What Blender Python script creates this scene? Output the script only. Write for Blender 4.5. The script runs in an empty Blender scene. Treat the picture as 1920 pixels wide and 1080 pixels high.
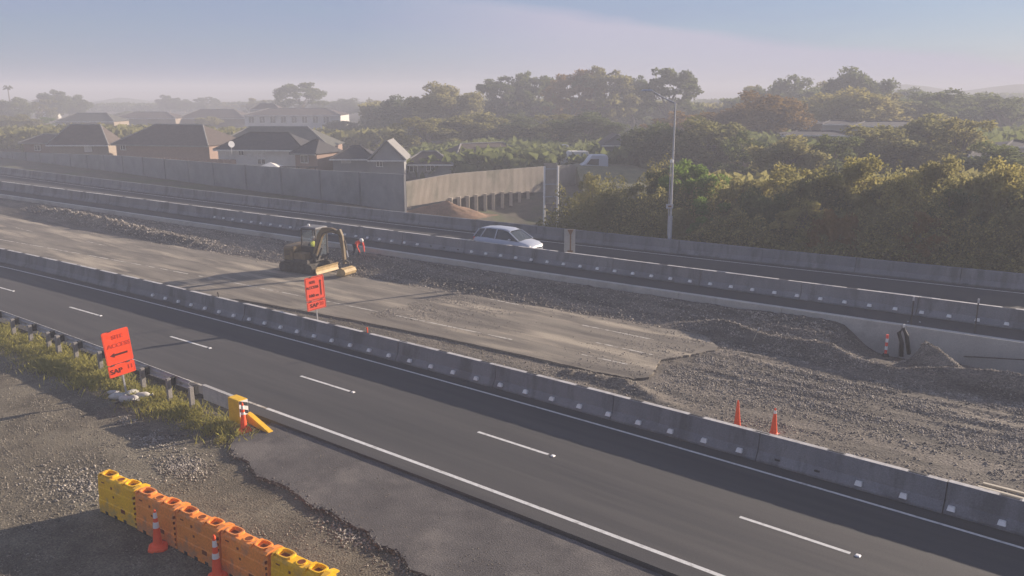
import bpy, bmesh, math, random
import numpy as np
from mathutils import Vector, Matrix, Euler
R = math.radians
rng = np.random.default_rng(7)
random.seed(7)
S = bpy.context.scene
COL = S.collection

# ------------------------------------------------------------------ camera, sky, sun, exposure
F_PX, HOR, CAMH = 1600.0, 170.0, 10.5
PITCH = math.atan((540 - HOR) / F_PX)
cam = bpy.data.cameras.new('camera'); cam.sensor_width = 36; cam.lens = 36 * F_PX / 1920
cam.clip_start = .1; cam.clip_end = 9000
co = bpy.data.objects.new('camera', cam); COL.objects.link(co)
co.location = (0, 0, CAMH); co.rotation_euler = (R(90) - PITCH, 0, 0)
S.camera = co

SUN_AZ, SUN_EL = 30.0, 17.0       # azimuth counted from +X towards +Y
w = bpy.data.worlds.new('World'); S.world = w; w.use_nodes = True
nt = w.node_tree; nt.nodes.clear()
wo = nt.nodes.new('ShaderNodeOutputWorld'); bg = nt.nodes.new('ShaderNodeBackground')
sky = nt.nodes.new('ShaderNodeTexSky'); sky.sky_type = 'NISHITA'; sky.sun_disc = False
sky.sun_elevation = R(SUN_EL); sky.sun_rotation = R(90 - SUN_AZ)
sky.altitude = 20; sky.air_density = 1.0; sky.dust_density = .35; sky.ozone_density = 3.5
tc = nt.nodes.new('ShaderNodeTexCoord')
mp = nt.nodes.new('ShaderNodeMapping'); mp.inputs['Scale'].default_value = (1.2, 1.2, 9)
mp.inputs['Rotation'].default_value = (R(4), R(7), 0)
nz = nt.nodes.new('ShaderNodeTexNoise'); nz.inputs['Scale'].default_value = 2.2
nz.inputs['Detail'].default_value = 8; nz.inputs['Roughness'].default_value = .55
rp = nt.nodes.new('ShaderNodeValToRGB')
rp.color_ramp.elements[0].position = .42; rp.color_ramp.elements[0].color = (.7, .7, .7, 1)
rp.color_ramp.elements[1].position = .66; rp.color_ramp.elements[1].color = (.85, .85, .85, 1)
mx = nt.nodes.new('ShaderNodeMixRGB'); mx.inputs[2].default_value = (3.0, 3.35, 5.2, 1)
nt.links.new(tc.outputs['Generated'], mp.inputs[0]); nt.links.new(mp.outputs[0], nz.inputs[0])
nt.links.new(nz.outputs[0], rp.inputs[0])
# the long cloud bank: a band whose upper edge slopes down to the right
sx = nt.nodes.new('ShaderNodeSeparateXYZ'); nt.links.new(tc.outputs['Generated'], sx.inputs[0])
def mth(op, a, b=None, clamp=False):
    n = nt.nodes.new('ShaderNodeMath'); n.operation = op; n.use_clamp = clamp
    for i, v in enumerate((a, b)):
        if v is None: continue
        if isinstance(v, (int, float)): n.inputs[i].default_value = v
        else: nt.links.new(v, n.inputs[i])
    return n.outputs[0]
nz2 = nt.nodes.new('ShaderNodeTexNoise'); nz2.inputs['Scale'].default_value = 5; nz2.inputs['Detail'].default_value = 6
mp2 = nt.nodes.new('ShaderNodeMapping'); mp2.inputs['Scale'].default_value = (1, 1, 4)
nt.links.new(tc.outputs['Generated'], mp2.inputs[0]); nt.links.new(mp2.outputs[0], nz2.inputs[0])
edge = mth('SUBTRACT', mth('SUBTRACT', .098, mth('MULTIPLY', sx.outputs[0], .135)), sx.outputs[2])  # >0 below the edge
edge = mth('ADD', edge, mth('MULTIPLY', mth('SUBTRACT', nz2.outputs[0], .5), .035))
band = mth('MULTIPLY', edge, 85, True)
fade = mth('SUBTRACT', 1, mth('MULTIPLY', edge, 8), True)
right = mth('MULTIPLY', mth('ADD', sx.outputs[0], .18), 4, True)
bank = mth('MULTIPLY', mth('MULTIPLY', band, mth('ADD', mth('MULTIPLY', fade, .45), .35)), right)
fac = mth('MULTIPLY', rp.outputs[0], .9, True)
mb = nt.nodes.new('ShaderNodeMixRGB'); mb.inputs[2].default_value = (5.2, 4.9, 6.0, 1)
nt.links.new(fac, mx.inputs[0]); nt.links.new(sky.outputs[0], mx.inputs[1])
nt.links.new(bank, mb.inputs[0]); nt.links.new(mx.outputs[0], mb.inputs[1]); nt.links.new(mb.outputs[0], bg.inputs[0]); nt.links.new(bg.outputs[0], wo.inputs[0])
bg.inputs[1].default_value = .05
sd = bpy.data.lights.new('sun', 'SUN'); sd.energy = 5.0; sd.angle = R(.53); sd.color = (1, .84, .68)
so = bpy.data.objects.new('sun', sd); COL.objects.link(so)
sdir = Vector((math.cos(R(SUN_AZ)) * math.cos(R(SUN_EL)), math.sin(R(SUN_AZ)) * math.cos(R(SUN_EL)), math.sin(R(SUN_EL))))
so.rotation_euler = sdir.to_track_quat('Z', 'Y').to_euler(); so.location = (30, 30, 40)
vs = S.view_settings; S.display_settings.display_device = 'sRGB'
vs.view_transform = 'Standard'; vs.look = 'None'; vs.gamma = 1; vs.use_curve_mapping = False
vs.exposure = 1.15
S.cycles.max_bounces = 6; S.cycles.diffuse_bounces = 3; S.cycles.glossy_bounces = 2
S.cycles.transparent_max_bounces = 8; S.cycles.volume_bounces = 0
S.cycles.use_denoising = True

# ------------------------------------------------------------------ survey helpers: photograph measurements -> metres
_c, _s = math.cos(PITCH), math.sin(PITCH)
def G(px, py, z=0.0):
    """ground point (x, y) of height z sighted at a measurement of the photograph"""
    X, Y = (px - 960) / F_PX, -(py - 540) / F_PX
    d = (X, _c + Y * _s, -_s + Y * _c); t = (z - CAMH) / d[2]
    return Vector((d[0] * t, d[1] * t, z))
def P(px, py, Yw):
    """point at distance Yw in front of the camera"""
    X, Y = (px - 960) / F_PX, -(py - 540) / F_PX
    d = (X, _c + Y * _s, -_s + Y * _c); t = Yw / d[1]
    return Vector((d[0] * t, Yw, CAMH + d[2] * t))
ORG = Vector((1.0445, 23.5607, 0)); ANG = R(-39.2577)       # road frame: s along the road, t across it
EV = Vector((math.cos(ANG), math.sin(ANG), 0)); NV = Vector((-EV.y, EV.x, 0))
def W(s, t, z=0.0): return ORG + EV * s + NV * t + Vector((0, 0, z))
def ST(p):
    q = Vector((p[0], p[1], 0)) - ORG; return q.dot(EV), q.dot(NV)
ROAD = Matrix.Translation(ORG) @ Matrix.Rotation(ANG, 4, 'Z')
def curve(a, b, c, lo, hi=30):
    """t(s) = a + b s + c s^2 inside lo..hi, straight outside"""
    def f(s):
        q = min(max(s, lo), hi)
        return a + b * q + c * q * q + (b + 2 * c * q) * (s - q)
    return f
T_KERB = curve(-3.42, .012, -.0006, -50)
T_EDGE = curve(-2.86, .0139, -.0006, -50)
T_DASH = curve(-.015, .0087, -.0008, -50, 15)
T_MED = curve(2.86, .006, -.0009, -50, 15)
T_B1 = curve(3.70, .009, -.00080, -50, 15)
T_WALL = curve(17.45, .066, 0, -90)
T_B2 = curve(19.85, .068, 0, -90)
T_B3 = curve(27.6, .1165, .00055, -75)
ZF = 1.0      # level of the far carriageway

# ------------------------------------------------------------------ mesh and object helpers
class MB:
    def __init__(s): s.v = []; s.f = []
    def add(s, vs_, fs):
        n = len(s.v); s.v += [tuple(v) for v in vs_]; s.f += [tuple(i + n for i in f) for f in fs]; return s
    def box(s, c, d, rz=0, m=None, tp=(1, 1)):
        x, y, z = d[0] / 2, d[1] / 2, d[2] / 2
        vs_ = []
        for k, (a, b) in enumerate([(-1, -1), (1, -1), (1, 1), (-1, 1)]): vs_.append(Vector((a * x, b * y, -z)))
        for k, (a, b) in enumerate([(-1, -1), (1, -1), (1, 1), (-1, 1)]): vs_.append(Vector((a * x * tp[0], b * y * tp[1], z)))
        M = Matrix.Translation(c) @ (m if m is not None else Matrix.Rotation(rz, 4, 'Z'))
        return s.add([M @ v for v in vs_], [(3, 2, 1, 0), (4, 5, 6, 7), (0, 1, 5, 4), (1, 2, 6, 5), (2, 3, 7, 6), (3, 0, 4, 7)])
    def tube(s, pts, rad, n=8, caps=True):
        pts = [Vector(p) for p in pts]
        if isinstance(rad, (int, float)): rad = [rad] * len(pts)
        rings = []
        for i, p in enumerate(pts):
            d = (pts[min(i + 1, len(pts) - 1)] - pts[max(i - 1, 0)]).normalized()
            u = d.orthogonal().normalized() if abs(d.z) < .95 else Vector((1, 0, 0))
            u = (u - d * u.dot(d)).normalized(); v = d.cross(u)
            rings.append([p + (u * math.cos(2 * math.pi * k / n) + v * math.sin(2 * math.pi * k / n)) * rad[i] for k in range(n)])
        return s.loft(rings, caps)
    def loft(s, rings, caps=True):
        n = len(rings[0]); vs_ = [v for r in rings for v in r]; fs = []
        for i in range(len(rings) - 1):
            for k in range(n):
                a, b = i * n + k, i * n + (k + 1) % n
                fs.append((a, b, b + n, a + n))
        if caps:
            fs.append(tuple(reversed(range(n)))); m = (len(rings) - 1) * n; fs.append(tuple(m + k for k in range(n)))
        return s.add(vs_, fs)
    def prism(s, poly, z0, z1, inset=0):
        n = len(poly)
        return s.add([(p[0], p[1], z0) for p in poly] + [(p[0], p[1], z1) for p in poly],
                     [tuple(reversed(range(n))), tuple(range(n, 2 * n))] + [(k, (k + 1) % n, n + (k + 1) % n, n + k) for k in range(n)])
    def side(s, poly, y0, y1):
        """polygon in x,z extruded along y"""
        n = len(poly)
        return s.add([(p[0], y0, p[1]) for p in poly] + [(p[0], y1, p[1]) for p in poly],
                     [tuple(range(n)), tuple(reversed(range(n, 2 * n)))] + [(k, n + k, n + (k + 1) % n, (k + 1) % n) for k in range(n)])
    def mesh(s, name, smooth=False):
        me = bpy.data.meshes.new(name); me.from_pydata(s.v, [], s.f); me.validate()
        bm = bmesh.new(); bm.from_mesh(me); bmesh.ops.recalc_face_normals(bm, faces=bm.faces); bm.to_mesh(me); bm.free()
        if smooth: me.shade_smooth()
        return me
    def build(s, name, mat, parent=None, mw=None, smooth=False, bevel=0, seg=2):
        me = s.mesh(name, smooth); me.materials.append(mat)
        return link(name, me, parent, mw, bevel, seg)
def link(name, me, parent=None, mw=None, bevel=0, seg=2):
    o = bpy.data.objects.new(name, me); COL.objects.link(o)
    if parent is not None: o.parent = parent
    if mw is not None: o.matrix_local = mw
    if bevel:
        m = o.modifiers.new('bevel', 'BEVEL'); m.width = bevel; m.segments = seg; m.limit_method = 'ANGLE'; m.angle_limit = R(35)
    return o
def tag(o, label=None, cat=None, group=None, kind=None):
    if label: o['label'] = label
    if cat: o['category'] = cat
    if group: o['group'] = group
    if kind: o['kind'] = kind
    return o
def empty(name, mw, label=None, cat=None, group=None):
    o = bpy.data.objects.new(name, None); COL.objects.link(o)
    o.empty_display_size = .2
    o.matrix_world = mw if isinstance(mw, Matrix) else Matrix.Translation(mw)
    return tag(o, label, cat, group)
def loc(p, rz=0): return Matrix.Translation(p) @ Matrix.Rotation(rz, 4, 'Z')
def copy_tree(o, mw, label=None, group=None):
    def rec(a, par):
        c = a.copy(); COL.objects.link(c)
        if par is not None: c.parent = par; c.matrix_parent_inverse = a.matrix_parent_inverse.copy()
        for ch in KIDS.get(a.name, a.children): rec(ch, c)
        return c
    c = rec(o, None); c.matrix_world = mw
    if label: c['label'] = label
    if group: c['group'] = group
    return c
KIDS = {}
def npmesh(name, V, Q, mat, smooth=False):
    me = bpy.data.meshes.new(name); V = np.asarray(V, np.float32); Q = np.asarray(Q, np.int32)
    k = Q.shape[1]
    me.vertices.add(len(V)); me.vertices.foreach_set('co', V.ravel())
    me.loops.add(Q.size); me.loops.foreach_set('vertex_index', Q.ravel())
    me.polygons.add(len(Q)); me.polygons.foreach_set('loop_start', np.arange(0, Q.size, k, dtype=np.int32))
    me.update(calc_edges=True); me.validate()
    if smooth: me.shade_smooth()
    me.materials.append(mat)
    return me
# value noise, vectorised
_perm = np.random.default_rng(3).random((256, 256))
def vn(x, y):
    x = np.asarray(x, float); y = np.asarray(y, float)
    xi = np.floor(x).astype(int); yi = np.floor(y).astype(int); fx = x - xi; fy = y - yi
    fx = fx * fx * (3 - 2 * fx); fy = fy * fy * (3 - 2 * fy)
    g = lambda a, b: _perm[a & 255, b & 255]
    return (g(xi, yi) * (1 - fx) + g(xi + 1, yi) * fx) * (1 - fy) + (g(xi, yi + 1) * (1 - fx) + g(xi + 1, yi + 1) * fx) * fy
def fbm(x, y, o=4):
    r = 0; a = 1; t = 0
    for k in range(o): r = r + a * (vn(x * 2 ** k + 17 * k, y * 2 ** k + 31 * k) - .5); t += a; a *= .5
    return r / t

# ------------------------------------------------------------------ materials
def M(name, c1, c2=None, scale=3, rough=.9, bump=0, bscale=40, stretch=(1, 1, 1), metal=0, c3=None, s3=.5, t3=.6, fine=.25, spec=.3, wide=.12, vary=0):
    m = bpy.data.materials.new(name); m.use_nodes = True; t = m.node_tree; N = t.nodes; L = t.links
    b = N['Principled BSDF']; b.inputs['Roughness'].default_value = rough; b.inputs['Metallic'].default_value = metal
    b.inputs['Specular IOR Level'].default_value = spec
    c2 = c2 or tuple(x * .8 for x in c1)
    tc = N.new('ShaderNodeTexCoord'); mp = N.new('ShaderNodeMapping'); mp.inputs['Scale'].default_value = stretch
    L.new(tc.outputs['Object'], mp.inputs[0])
    n1 = N.new('ShaderNodeTexNoise'); n1.inputs['Scale'].default_value = scale; n1.inputs['Detail'].default_value = 8; n1.inputs['Roughness'].default_value = .62
    L.new(mp.outputs[0], n1.inputs[0])
    r1 = N.new('ShaderNodeValToRGB'); e = r1.color_ramp.elements
    e[0].position = .5 - wide; e[0].color = (*c1, 1); e[1].position = .5 + wide; e[1].color = (*c2, 1)
    L.new(n1.outputs[0], r1.inputs[0]); out = r1.outputs[0]
    if c3:
        n3 = N.new('ShaderNodeTexNoise'); n3.inputs['Scale'].default_value = s3; n3.inputs['Detail'].default_value = 7; n3.inputs['Roughness'].default_value = .6
        L.new(mp.outputs[0], n3.inputs[0])
        r3 = N.new('ShaderNodeValToRGB'); r3.color_ramp.elements[0].position = t3 - .07; r3.color_ramp.elements[1].position = t3 + .07
        L.new(n3.outputs[0], r3.inputs[0])
        x = N.new('ShaderNodeMixRGB'); x.inputs[2].default_value = (*c3, 1); L.new(r3.outputs[0], x.inputs[0]); L.new(out, x.inputs[1]); out = x.outputs[0]
    n2 = N.new('ShaderNodeTexNoise'); n2.inputs['Scale'].default_value = bscale; n2.inputs['Detail'].default_value = 3; L.new(tc.outputs['Object'], n2.inputs[0])
    if fine:
        x = N.new('ShaderNodeMixRGB'); x.blend_type = 'MULTIPLY'; x.inputs[0].default_value = 1
        mr = N.new('ShaderNodeMapRange'); mr.inputs[1].default_value = .3; mr.inputs[2].default_value = .7
        mr.inputs[3].default_value = 1 - fine; mr.inputs[4].default_value = 1 + fine; mr.clamp = False
        L.new(n2.outputs[0], mr.inputs[0]); L.new(out, x.inputs[1]); L.new(mr.outputs[0], x.inputs[2]); out = x.outputs[0]
    if vary:
        oi = N.new('ShaderNodeObjectInfo'); mr = N.new('ShaderNodeMapRange'); mr.inputs[3].default_value = 1 - vary; mr.inputs[4].default_value = 1 + vary
        x = N.new('ShaderNodeMixRGB'); x.blend_type = 'MULTIPLY'; x.inputs[0].default_value = 1
        L.new(oi.outputs['Random'], mr.inputs[0]); L.new(out, x.inputs[1]); L.new(mr.outputs[0], x.inputs[2]); out = x.outputs[0]
    L.new(out, b.inputs['Base Color'])
    if bump:
        bp = N.new('ShaderNodeBump'); bp.inputs['Strength'].default_value = 1; bp.inputs['Distance'].default_value = bump
        L.new(n2.outputs[0], bp.inputs['Height']); L.new(bp.outputs[0], b.inputs['Normal'])
    return m
def leafmat(name, a, b_, trans=.35):
    m = bpy.data.materials.new(name); m.use_nodes = True; t = m.node_tree; N = t.nodes; L = t.links
    N.remove(N['Principled BSDF']); out = N['Material Output']
    oi = N.new('ShaderNodeObjectInfo'); tc = N.new('ShaderNodeTexCoord'); n1 = N.new('ShaderNodeTexNoise')
    n1.inputs['Scale'].default_value = 3.5; n1.inputs['Detail'].default_value = 5; L.new(tc.outputs['Object'], n1.inputs[0])
    ad = N.new('ShaderNodeMath'); ad.operation = 'MULTIPLY_ADD'; ad.inputs[1].default_value = .35; L.new(oi.outputs['Random'], ad.inputs[0]); L.new(n1.outputs[0], ad.inputs[2])
    r = N.new('ShaderNodeValToRGB'); r.color_ramp.elements[0].position = .35; r.color_ramp.elements[0].color = (*a, 1)
    r.color_ramp.elements[1].position = .95; r.color_ramp.elements[1].color = (*b_, 1); L.new(ad.outputs[0], r.inputs[0])
    d = N.new('ShaderNodeBsdfDiffuse'); tr = N.new('ShaderNodeBsdfTranslucent'); mx = N.new('ShaderNodeMixShader'); mx.inputs[0].default_value = trans
    L.new(r.outputs[0], d.inputs[0]); L.new(r.outputs[0], tr.inputs[0]); L.new(d.outputs[0], mx.inputs[1]); L.new(tr.outputs[0], mx.inputs[2])
    L.new(mx.outputs[0], out.inputs[0]); return m
mat = dict(
 asphalt=M('asphalt', (.040, .040, .042), (.080, .076, .073), 1.0, .8, .004, 45, c3=(.040, .040, .043), s3=.55, t3=.60, fine=.4, stretch=(.06, 1.1, 1), wide=.2),
 asphalt_far=M('asphalt_far', (.05, .049, .05), (.062, .06, .06), .4, .85, 0, 20, stretch=(.3, 1, 1), fine=.15),
 old_road=M('old_road', (.095, .085, .073), (.225, .198, .158), .9, .92, .008, 30, stretch=(.2, 1.3, 1), c3=(.36, .31, .235), s3=.55, t3=.575, fine=.35, wide=.16),
 top_sunlit=M('painted_sunlit_top', (.50, .49, .47), (.38, .37, .36), 3, .85, fine=.15, c3=(.28, .27, .26), s3=1.2, t3=.58),  # pale colour paints in the sunlight on the barrier tops
 patch=M('patch', (.070, .064, .062), (.105, .096, .09), .8, .92, .012, 26, c3=(.155, .14, .125), s3=.35, t3=.58, fine=.4),
 gravel=M('gravel', (.085, .072, .052), (.14, .12, .086), 1.1, .95, .03, 22, c3=(.165, .145, .105), s3=.33, t3=.57, fine=.5),
 base=M('base_course', (.075, .066, .055), (.19, .165, .135), 1.2, .95, .03, 14, c3=(.075, .068, .058), s3=.5, t3=.56, fine=.5, stretch=(.2, 1.4, 1), wide=.16),
 soil=M('soil', (.07, .062, .048), (.11, .096, .07), 1.0, .95, .02, 12, c3=(.07, .085, .035), s3=.2, t3=.58, fine=.3),
 clay=M('clay', (.26, .16, .10), (.20, .13, .08), 1.5, .95, .02, 10),
 concrete=M('concrete', (.165, .168, .18), (.205, .207, .215), .8, .9, .003, 30, c3=(.125, .125, .13), s3=1.3, t3=.56, fine=.16, stretch=(1, 1, .22), vary=.08),
 concrete_pale=M('concrete_pale', (.36, .35, .33), (.42, .41, .38), .8, .9, .003, 20, fine=.1, c3=(.28, .27, .25), s3=.5, t3=.6),
 white=M('white_line', (.62, .62, .60), (.50, .50, .48), 6, .8, 0, 60, fine=.1, c3=(.34, .33, .31), s3=4, t3=.62),
 white_worn=M('worn_line', (.55, .52, .46), (.45, .42, .36), 3, .9, 0, 30, c3=(.20, .175, .14), s3=2.2, t3=.52, fine=.2),
 white_plastic=M('white_plastic', (.80, .79, .76), (.72, .71, .68), 4, .5, fine=.05),
 black=M('black_rubber', (.02, .02, .02), (.03, .03, .03), 8, .7, fine=.1),
 dark_slot=M('dark_slot', (.045, .045, .048), (.035, .035, .035), 8, .9, fine=.1),
 galv=M('galvanised_steel', (.40, .41, .43), (.48, .48, .49), 5, .5, 0, 30, metal=.35, fine=.1),
 galv_worn=M('dull_galvanised_steel', (.36, .36, .37), (.44, .43, .43), 3, .6, 0, 30, metal=.25, fine=.15, c3=(.20, .17, .14), s3=2, t3=.63),
 post=M('timber_post', (.20, .19, .18), (.28, .26, .24), 5, .85, .003, 40, stretch=(1, 1, .2)),
 yellow=M('yellow_paint', (.78, .47, .03), (.68, .40, .03), 4, .6, 0, 20, fine=.08),
 fluo=M('fluorescent_orange', (1.0, .085, .02), (.97, .075, .018), 3, .55, fine=.02),
 fluo_dull=M('fluorescent_orange_dull', (.90, .10, .05), (.84, .09, .045), 3, .6, fine=.03),
 ink=M('sign_ink', (.10, .015, .008), (.08, .012, .008), 3, .7, fine=0),
 ink_faint=M('sign_ink_faded', (.62, .05, .016), (.55, .045, .016), 3, .7, fine=0),
 cone=M('cone_orange', (.92, .11, .035), (.86, .10, .03), 4, .55, fine=.06),
 cone_band=M('cone_band', (.80, .76, .72), (.72, .68, .62), 6, .4, fine=.06),
 wb_orange=M('barrier_orange', (.88, .30, .055), (.78, .25, .05), 2.2, .55, .002, 20, c3=(.50, .24, .12), s3=2.2, t3=.58, fine=.12, vary=.08),
 wb_yellow=M('barrier_yellow', (.86, .49, .015), (.80, .42, .015), 2.2, .55, .002, 20, c3=(.50, .32, .09), s3=2.2, t3=.58, fine=.12, vary=.08),
 wb_hole=M('barrier_socket', (.22, .055, .012), (.15, .04, .01), 5, .8, fine=.1),
 sack=M('sandbag', (.52, .50, .46), (.40, .38, .34), 9, .85, .006, 30, fine=.15),
 ex_yellow=M('digger_yellow', (.20, .145, .08), (.15, .115, .065), 3, .65, 0, 20, c3=(.17, .13, .08), s3=2.4, t3=.6, fine=.1),
 ex_pale=M('pale_bucket_yellow', (.50, .36, .17), (.36, .26, .13), 3, .6, fine=.12),  # paler yellow than the body, for bucket and blade
 ex_grey=M('cab_roof_grey', (.13, .13, .14), (.18, .18, .18), 3, .6, fine=.1),
 ex_dark=M('digger_steel', (.05, .047, .045), (.09, .08, .07), 4, .75, fine=.2),
 track=M('track_rubber', (.04, .037, .034), (.085, .075, .06), 5, .95, fine=.2),
 chrome=M('ram_chrome', (.75, .74, .70), (.7, .7, .7), 3, .25, metal=.8, fine=0),
 glass=M('dark_glass', (.035, .045, .05), (.05, .06, .065), 3, .12, fine=0, spec=.6),
 car=M('car_paint', (.40, .43, .50), (.38, .41, .48), 2, .3, fine=0, spec=.6),
 lamp=M('headlamp', (.8, .8, .78), None, 2, .15, fine=0, spec=.6),
 skin=M('skin', (.45, .28, .20), None, 2, .6, fine=0),
 navy=M('work_trousers', (.03, .035, .06), None, 6, .9, fine=.1),
 hivis=M('hivis_orange', (.95, .12, .07), (.85, .10, .06), 6, .7, fine=.05),
 hivis_y=M('hivis_yellow', (.72, .80, .10), None, 6, .7, fine=.05),
 nwall=M('noise_wall_panel', (.20, .205, .21), (.25, .25, .255), .5, .9, 0, 20, fine=.08, c3=(.17, .18, .175), s3=.3, t3=.58),
 fluted=M('fluted_wall', (.33, .295, .25), (.40, .36, .31), .7, .9, 0, 20, fine=.1, c3=(.24, .235, .19), s3=.25, t3=.6),
 pile=M('pile', (.42, .37, .31), (.34, .30, .25), 2, .9, fine=.1),
 bark=M('bark', (.16, .13, .10), (.22, .18, .14), 4, .95, .02, 12, stretch=(1, 1, .3)),
 window=M('window_glass', (.03, .035, .04), (.05, .055, .06), 2, .15, fine=0, spec=.6),
 frame=M('window_frame', (.70, .69, .66), None, 3, .6, fine=0),
 curtain=M('net_curtain', (.62, .60, .55), (.5, .48, .44), 6, .9, fine=.1),
 render_w=M('house_white', (.62, .60, .56), (.56, .54, .50), 1, .9, fine=.05),
 render_g=M('house_grey', (.22, .22, .23), (.26, .26, .26), 1, .9, fine=.05),
 brick_p=M('house_brick_pink', (.30, .21, .165), (.24, .17, .135), 8, .9, 0, 30, fine=.2),
 brick_t=M('house_brick_tan', (.30, .25, .19), (.25, .20, .16), 8, .9, 0, 30, fine=.2),
 roof_d=M('roof_dark', (.040, .040, .045), (.058, .056, .058), 2, .85, 0, 12, fine=.2),
 roof_g=M('roof_green_grey', (.08, .082, .07), (.10, .10, .085), 2, .85, 0, 12, fine=.2),
 roof_b=M('roof_brown', (.075, .058, .05), (.10, .08, .068), 2, .85, 0, 12, fine=.2),
 roof_p=M('roof_pale', (.20, .195, .185), (.25, .24, .23), 2, .8, 0, 12, fine=.1),
 timber=M('pale_timber', (.55, .50, .40), (.44, .39, .30), 5, .85, fine=.1, stretch=(.2, 2, 2)),
 canvas=M('white_canvas', (.80, .76, .68), None, 3, .8, fine=.03),
 leaf_d=leafmat('leaf_dark', (.075, .10, .04), (.17, .19, .07), .45),
 leaf_o=leafmat('leaf_olive', (.15, .155, .055), (.30, .27, .11), .5),
 leaf_y=leafmat('leaf_yellow', (.24, .225, .07), (.42, .36, .13), .45),
 leaf_g=leafmat('leaf_green', (.10, .17, .035), (.22, .30, .07), .5),
 leaf_a=leafmat('leaf_autumn', (.17, .115, .035), (.27, .17, .055), .4),
 grass=leafmat('grass_blades', (.14, .15, .04), (.38, .34, .10), .4),
bank=M('bank_grass', (.11, .11, .055), (.16, .15, .075), 1.2, .95, .02, 8, fine=.3),
 hill=M('hill_bush', (.045, .06, .04), (.07, .085, .05), .02, .95, 0, .2, fine=.2),
 stone=M('loose_stone', (.15, .132, .102), (.28, .25, .20), 3.0, .9, 0, 9, fine=.3, wide=.08),
 stone_dk=M('crushed_stone', (.17, .152, .13), (.33, .295, .25), 3.0, .9, 0, 9, fine=.3, wide=.08),
)

# ------------------------------------------------------------------ haze
hz = bpy.data.materials.new('haze_air'); hz.use_nodes = True
hz.node_tree.nodes.remove(hz.node_tree.nodes['Principled BSDF'])
pv = hz.node_tree.nodes.new('ShaderNodeVolumePrincipled')
pv.inputs['Color'].default_value = (.66, .685, .77, 1); pv.inputs['Density'].default_value = .0026; pv.inputs['Anisotropy'].default_value = 0
hz.node_tree.links.new(pv.outputs[0], hz.node_tree.nodes['Material Output'].inputs['Volume'])
hb = MB().box((0, 420, 7.5), (2300, 1500, 19)).build('haze', hz); hb['kind'] = 'stuff'
hb['label'] = 'pale morning haze hanging over the motorway and suburb'

# ------------------------------------------------------------------ ground sheets
def grid_st(name, ss, ts, H, material, kind='structure', smooth=True, tshift=None):
    ss = np.asarray(ss, float); ts = np.asarray(ts, float)
    s_, t_ = np.meshgrid(ss, ts, indexing='ij')
    if tshift is not None: t_ = t_ + np.array([tshift(float(a)) for a in ss])[:, None]
    z = H(s_, t_)
    V = np.stack([s_, t_, z], -1).reshape(-1, 3); n, m = s_.shape
    i = np.arange(n - 1)[:, None] * m + np.arange(m - 1)[None, :]
    Q = np.stack([i, i + m, i + m + 1, i + 1], -1).reshape(-1, 4)
    o = link(name, npmesh(name, V, Q, material, smooth), None, ROAD); o['kind'] = kind
    return o
def sm(x, a, b):
    x = np.clip((x - a) / (b - a), 0, 1); return x * x * (3 - 2 * x)
base = MB().box((0, 2000, -1.6), (9000, 9000, .4)).build('ground', mat['soil']); base['kind'] = 'structure'
# near verge: packed gravel, lower than the road
def H_near(s, t): return -.17 + .05 * fbm(s * .5, t * .5) + .028 * fbm(s * 3, t * 3) + .02 * fbm(s * 9, t * 9, 2)
sn = np.concatenate([np.arange(-140, -32, 2), np.arange(-32, 10, .13), np.arange(10, 60, 2)])
tn = np.concatenate([np.arange(-60, -14, 2), np.arange(-14, -3.1, .11), [-3.0]])
grid_st('gravel_verge', sn, tn, H_near, mat['gravel'], tshift=lambda s: T_KERB(s) + 3.42)

def ribbon(name, f0, f1, z, s0, s1, step, material, thick=None, kind='structure', parent=None):
    b = MB(); n = max(2, int((s1 - s0) / step) + 1); L = []
    for k in range(n):
        s = s0 + (s1 - s0) * k / (n - 1); L.append((s, f0(s), f1(s)))
    if thick is None:
        vs_ = [v for s, a, c in L for v in ((s, a, z), (s, c, z))]
        fs = [(2 * k, 2 * k + 2, 2 * k + 3, 2 * k + 1) for k in range(n - 1)]
        b.add(vs_, fs)
    else:
        b.loft([[(s, a, z - thick), (s, c, z - thick), (s, c, z), (s, a, z)] for s, a, c in L])
    o = b.build(name, material, parent, ROAD if parent is None else None)
    if kind and parent is None: o['kind'] = kind
    return o
off = lambda f, d: (lambda s: f(s) + d)
ribbon('road', T_KERB, off(T_B1, .9), 0, -230, 45, 2.5, mat['asphalt'], .5)
ribbon('edge_line', off(T_EDGE, -.06), off(T_EDGE, .07), .004, -9.6, 45, 2.5, mat['white'])
ribbon('edge_line', off(T_EDGE, -.05), off(T_EDGE, .05), .004, -230, -9.6, 2.5, mat['white_worn'])
ribbon('median_edge_line', off(T_MED, -.05), off(T_MED, .05), .004, -230, 45, 2.5, mat['white'])
for k in range(-22, 5):
    e1 = k * 8.78 + .05
    ribbon('lane_dash', off(T_DASH, -.055), off(T_DASH, .055), .004, e1 - 2.75, e1, 1, mat['white'])
# raised pavement markers at the dash ends
for k in range(-5, 3):
    e1 = k * 8.78 + .22
    o = MB().box((0, 0, .012), (.13, .12, .03), tp=(.6, .7)).build('road_stud', mat['white_plastic'], None, loc(W(e1, T_DASH(e1), .001), ANG))
    tag(o, ['white raised stud after the lane dash nearest the camera', 'white raised stud after the lane dash below the yellow terminal', 'white raised stud after the lane dash right of the gravel sign',
            'white raised stud on the lane line behind the leaning orange sign', 'white raised stud above the leaning orange sign, on the lane line', 'white raised stud two dashes beyond the leaning sign', 'white raised stud near the left edge of the picture', 'farthest white raised stud, at the left edge'][min(2 - k, 7)], 'road stud', 'raised studs along the lane line')

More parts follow.
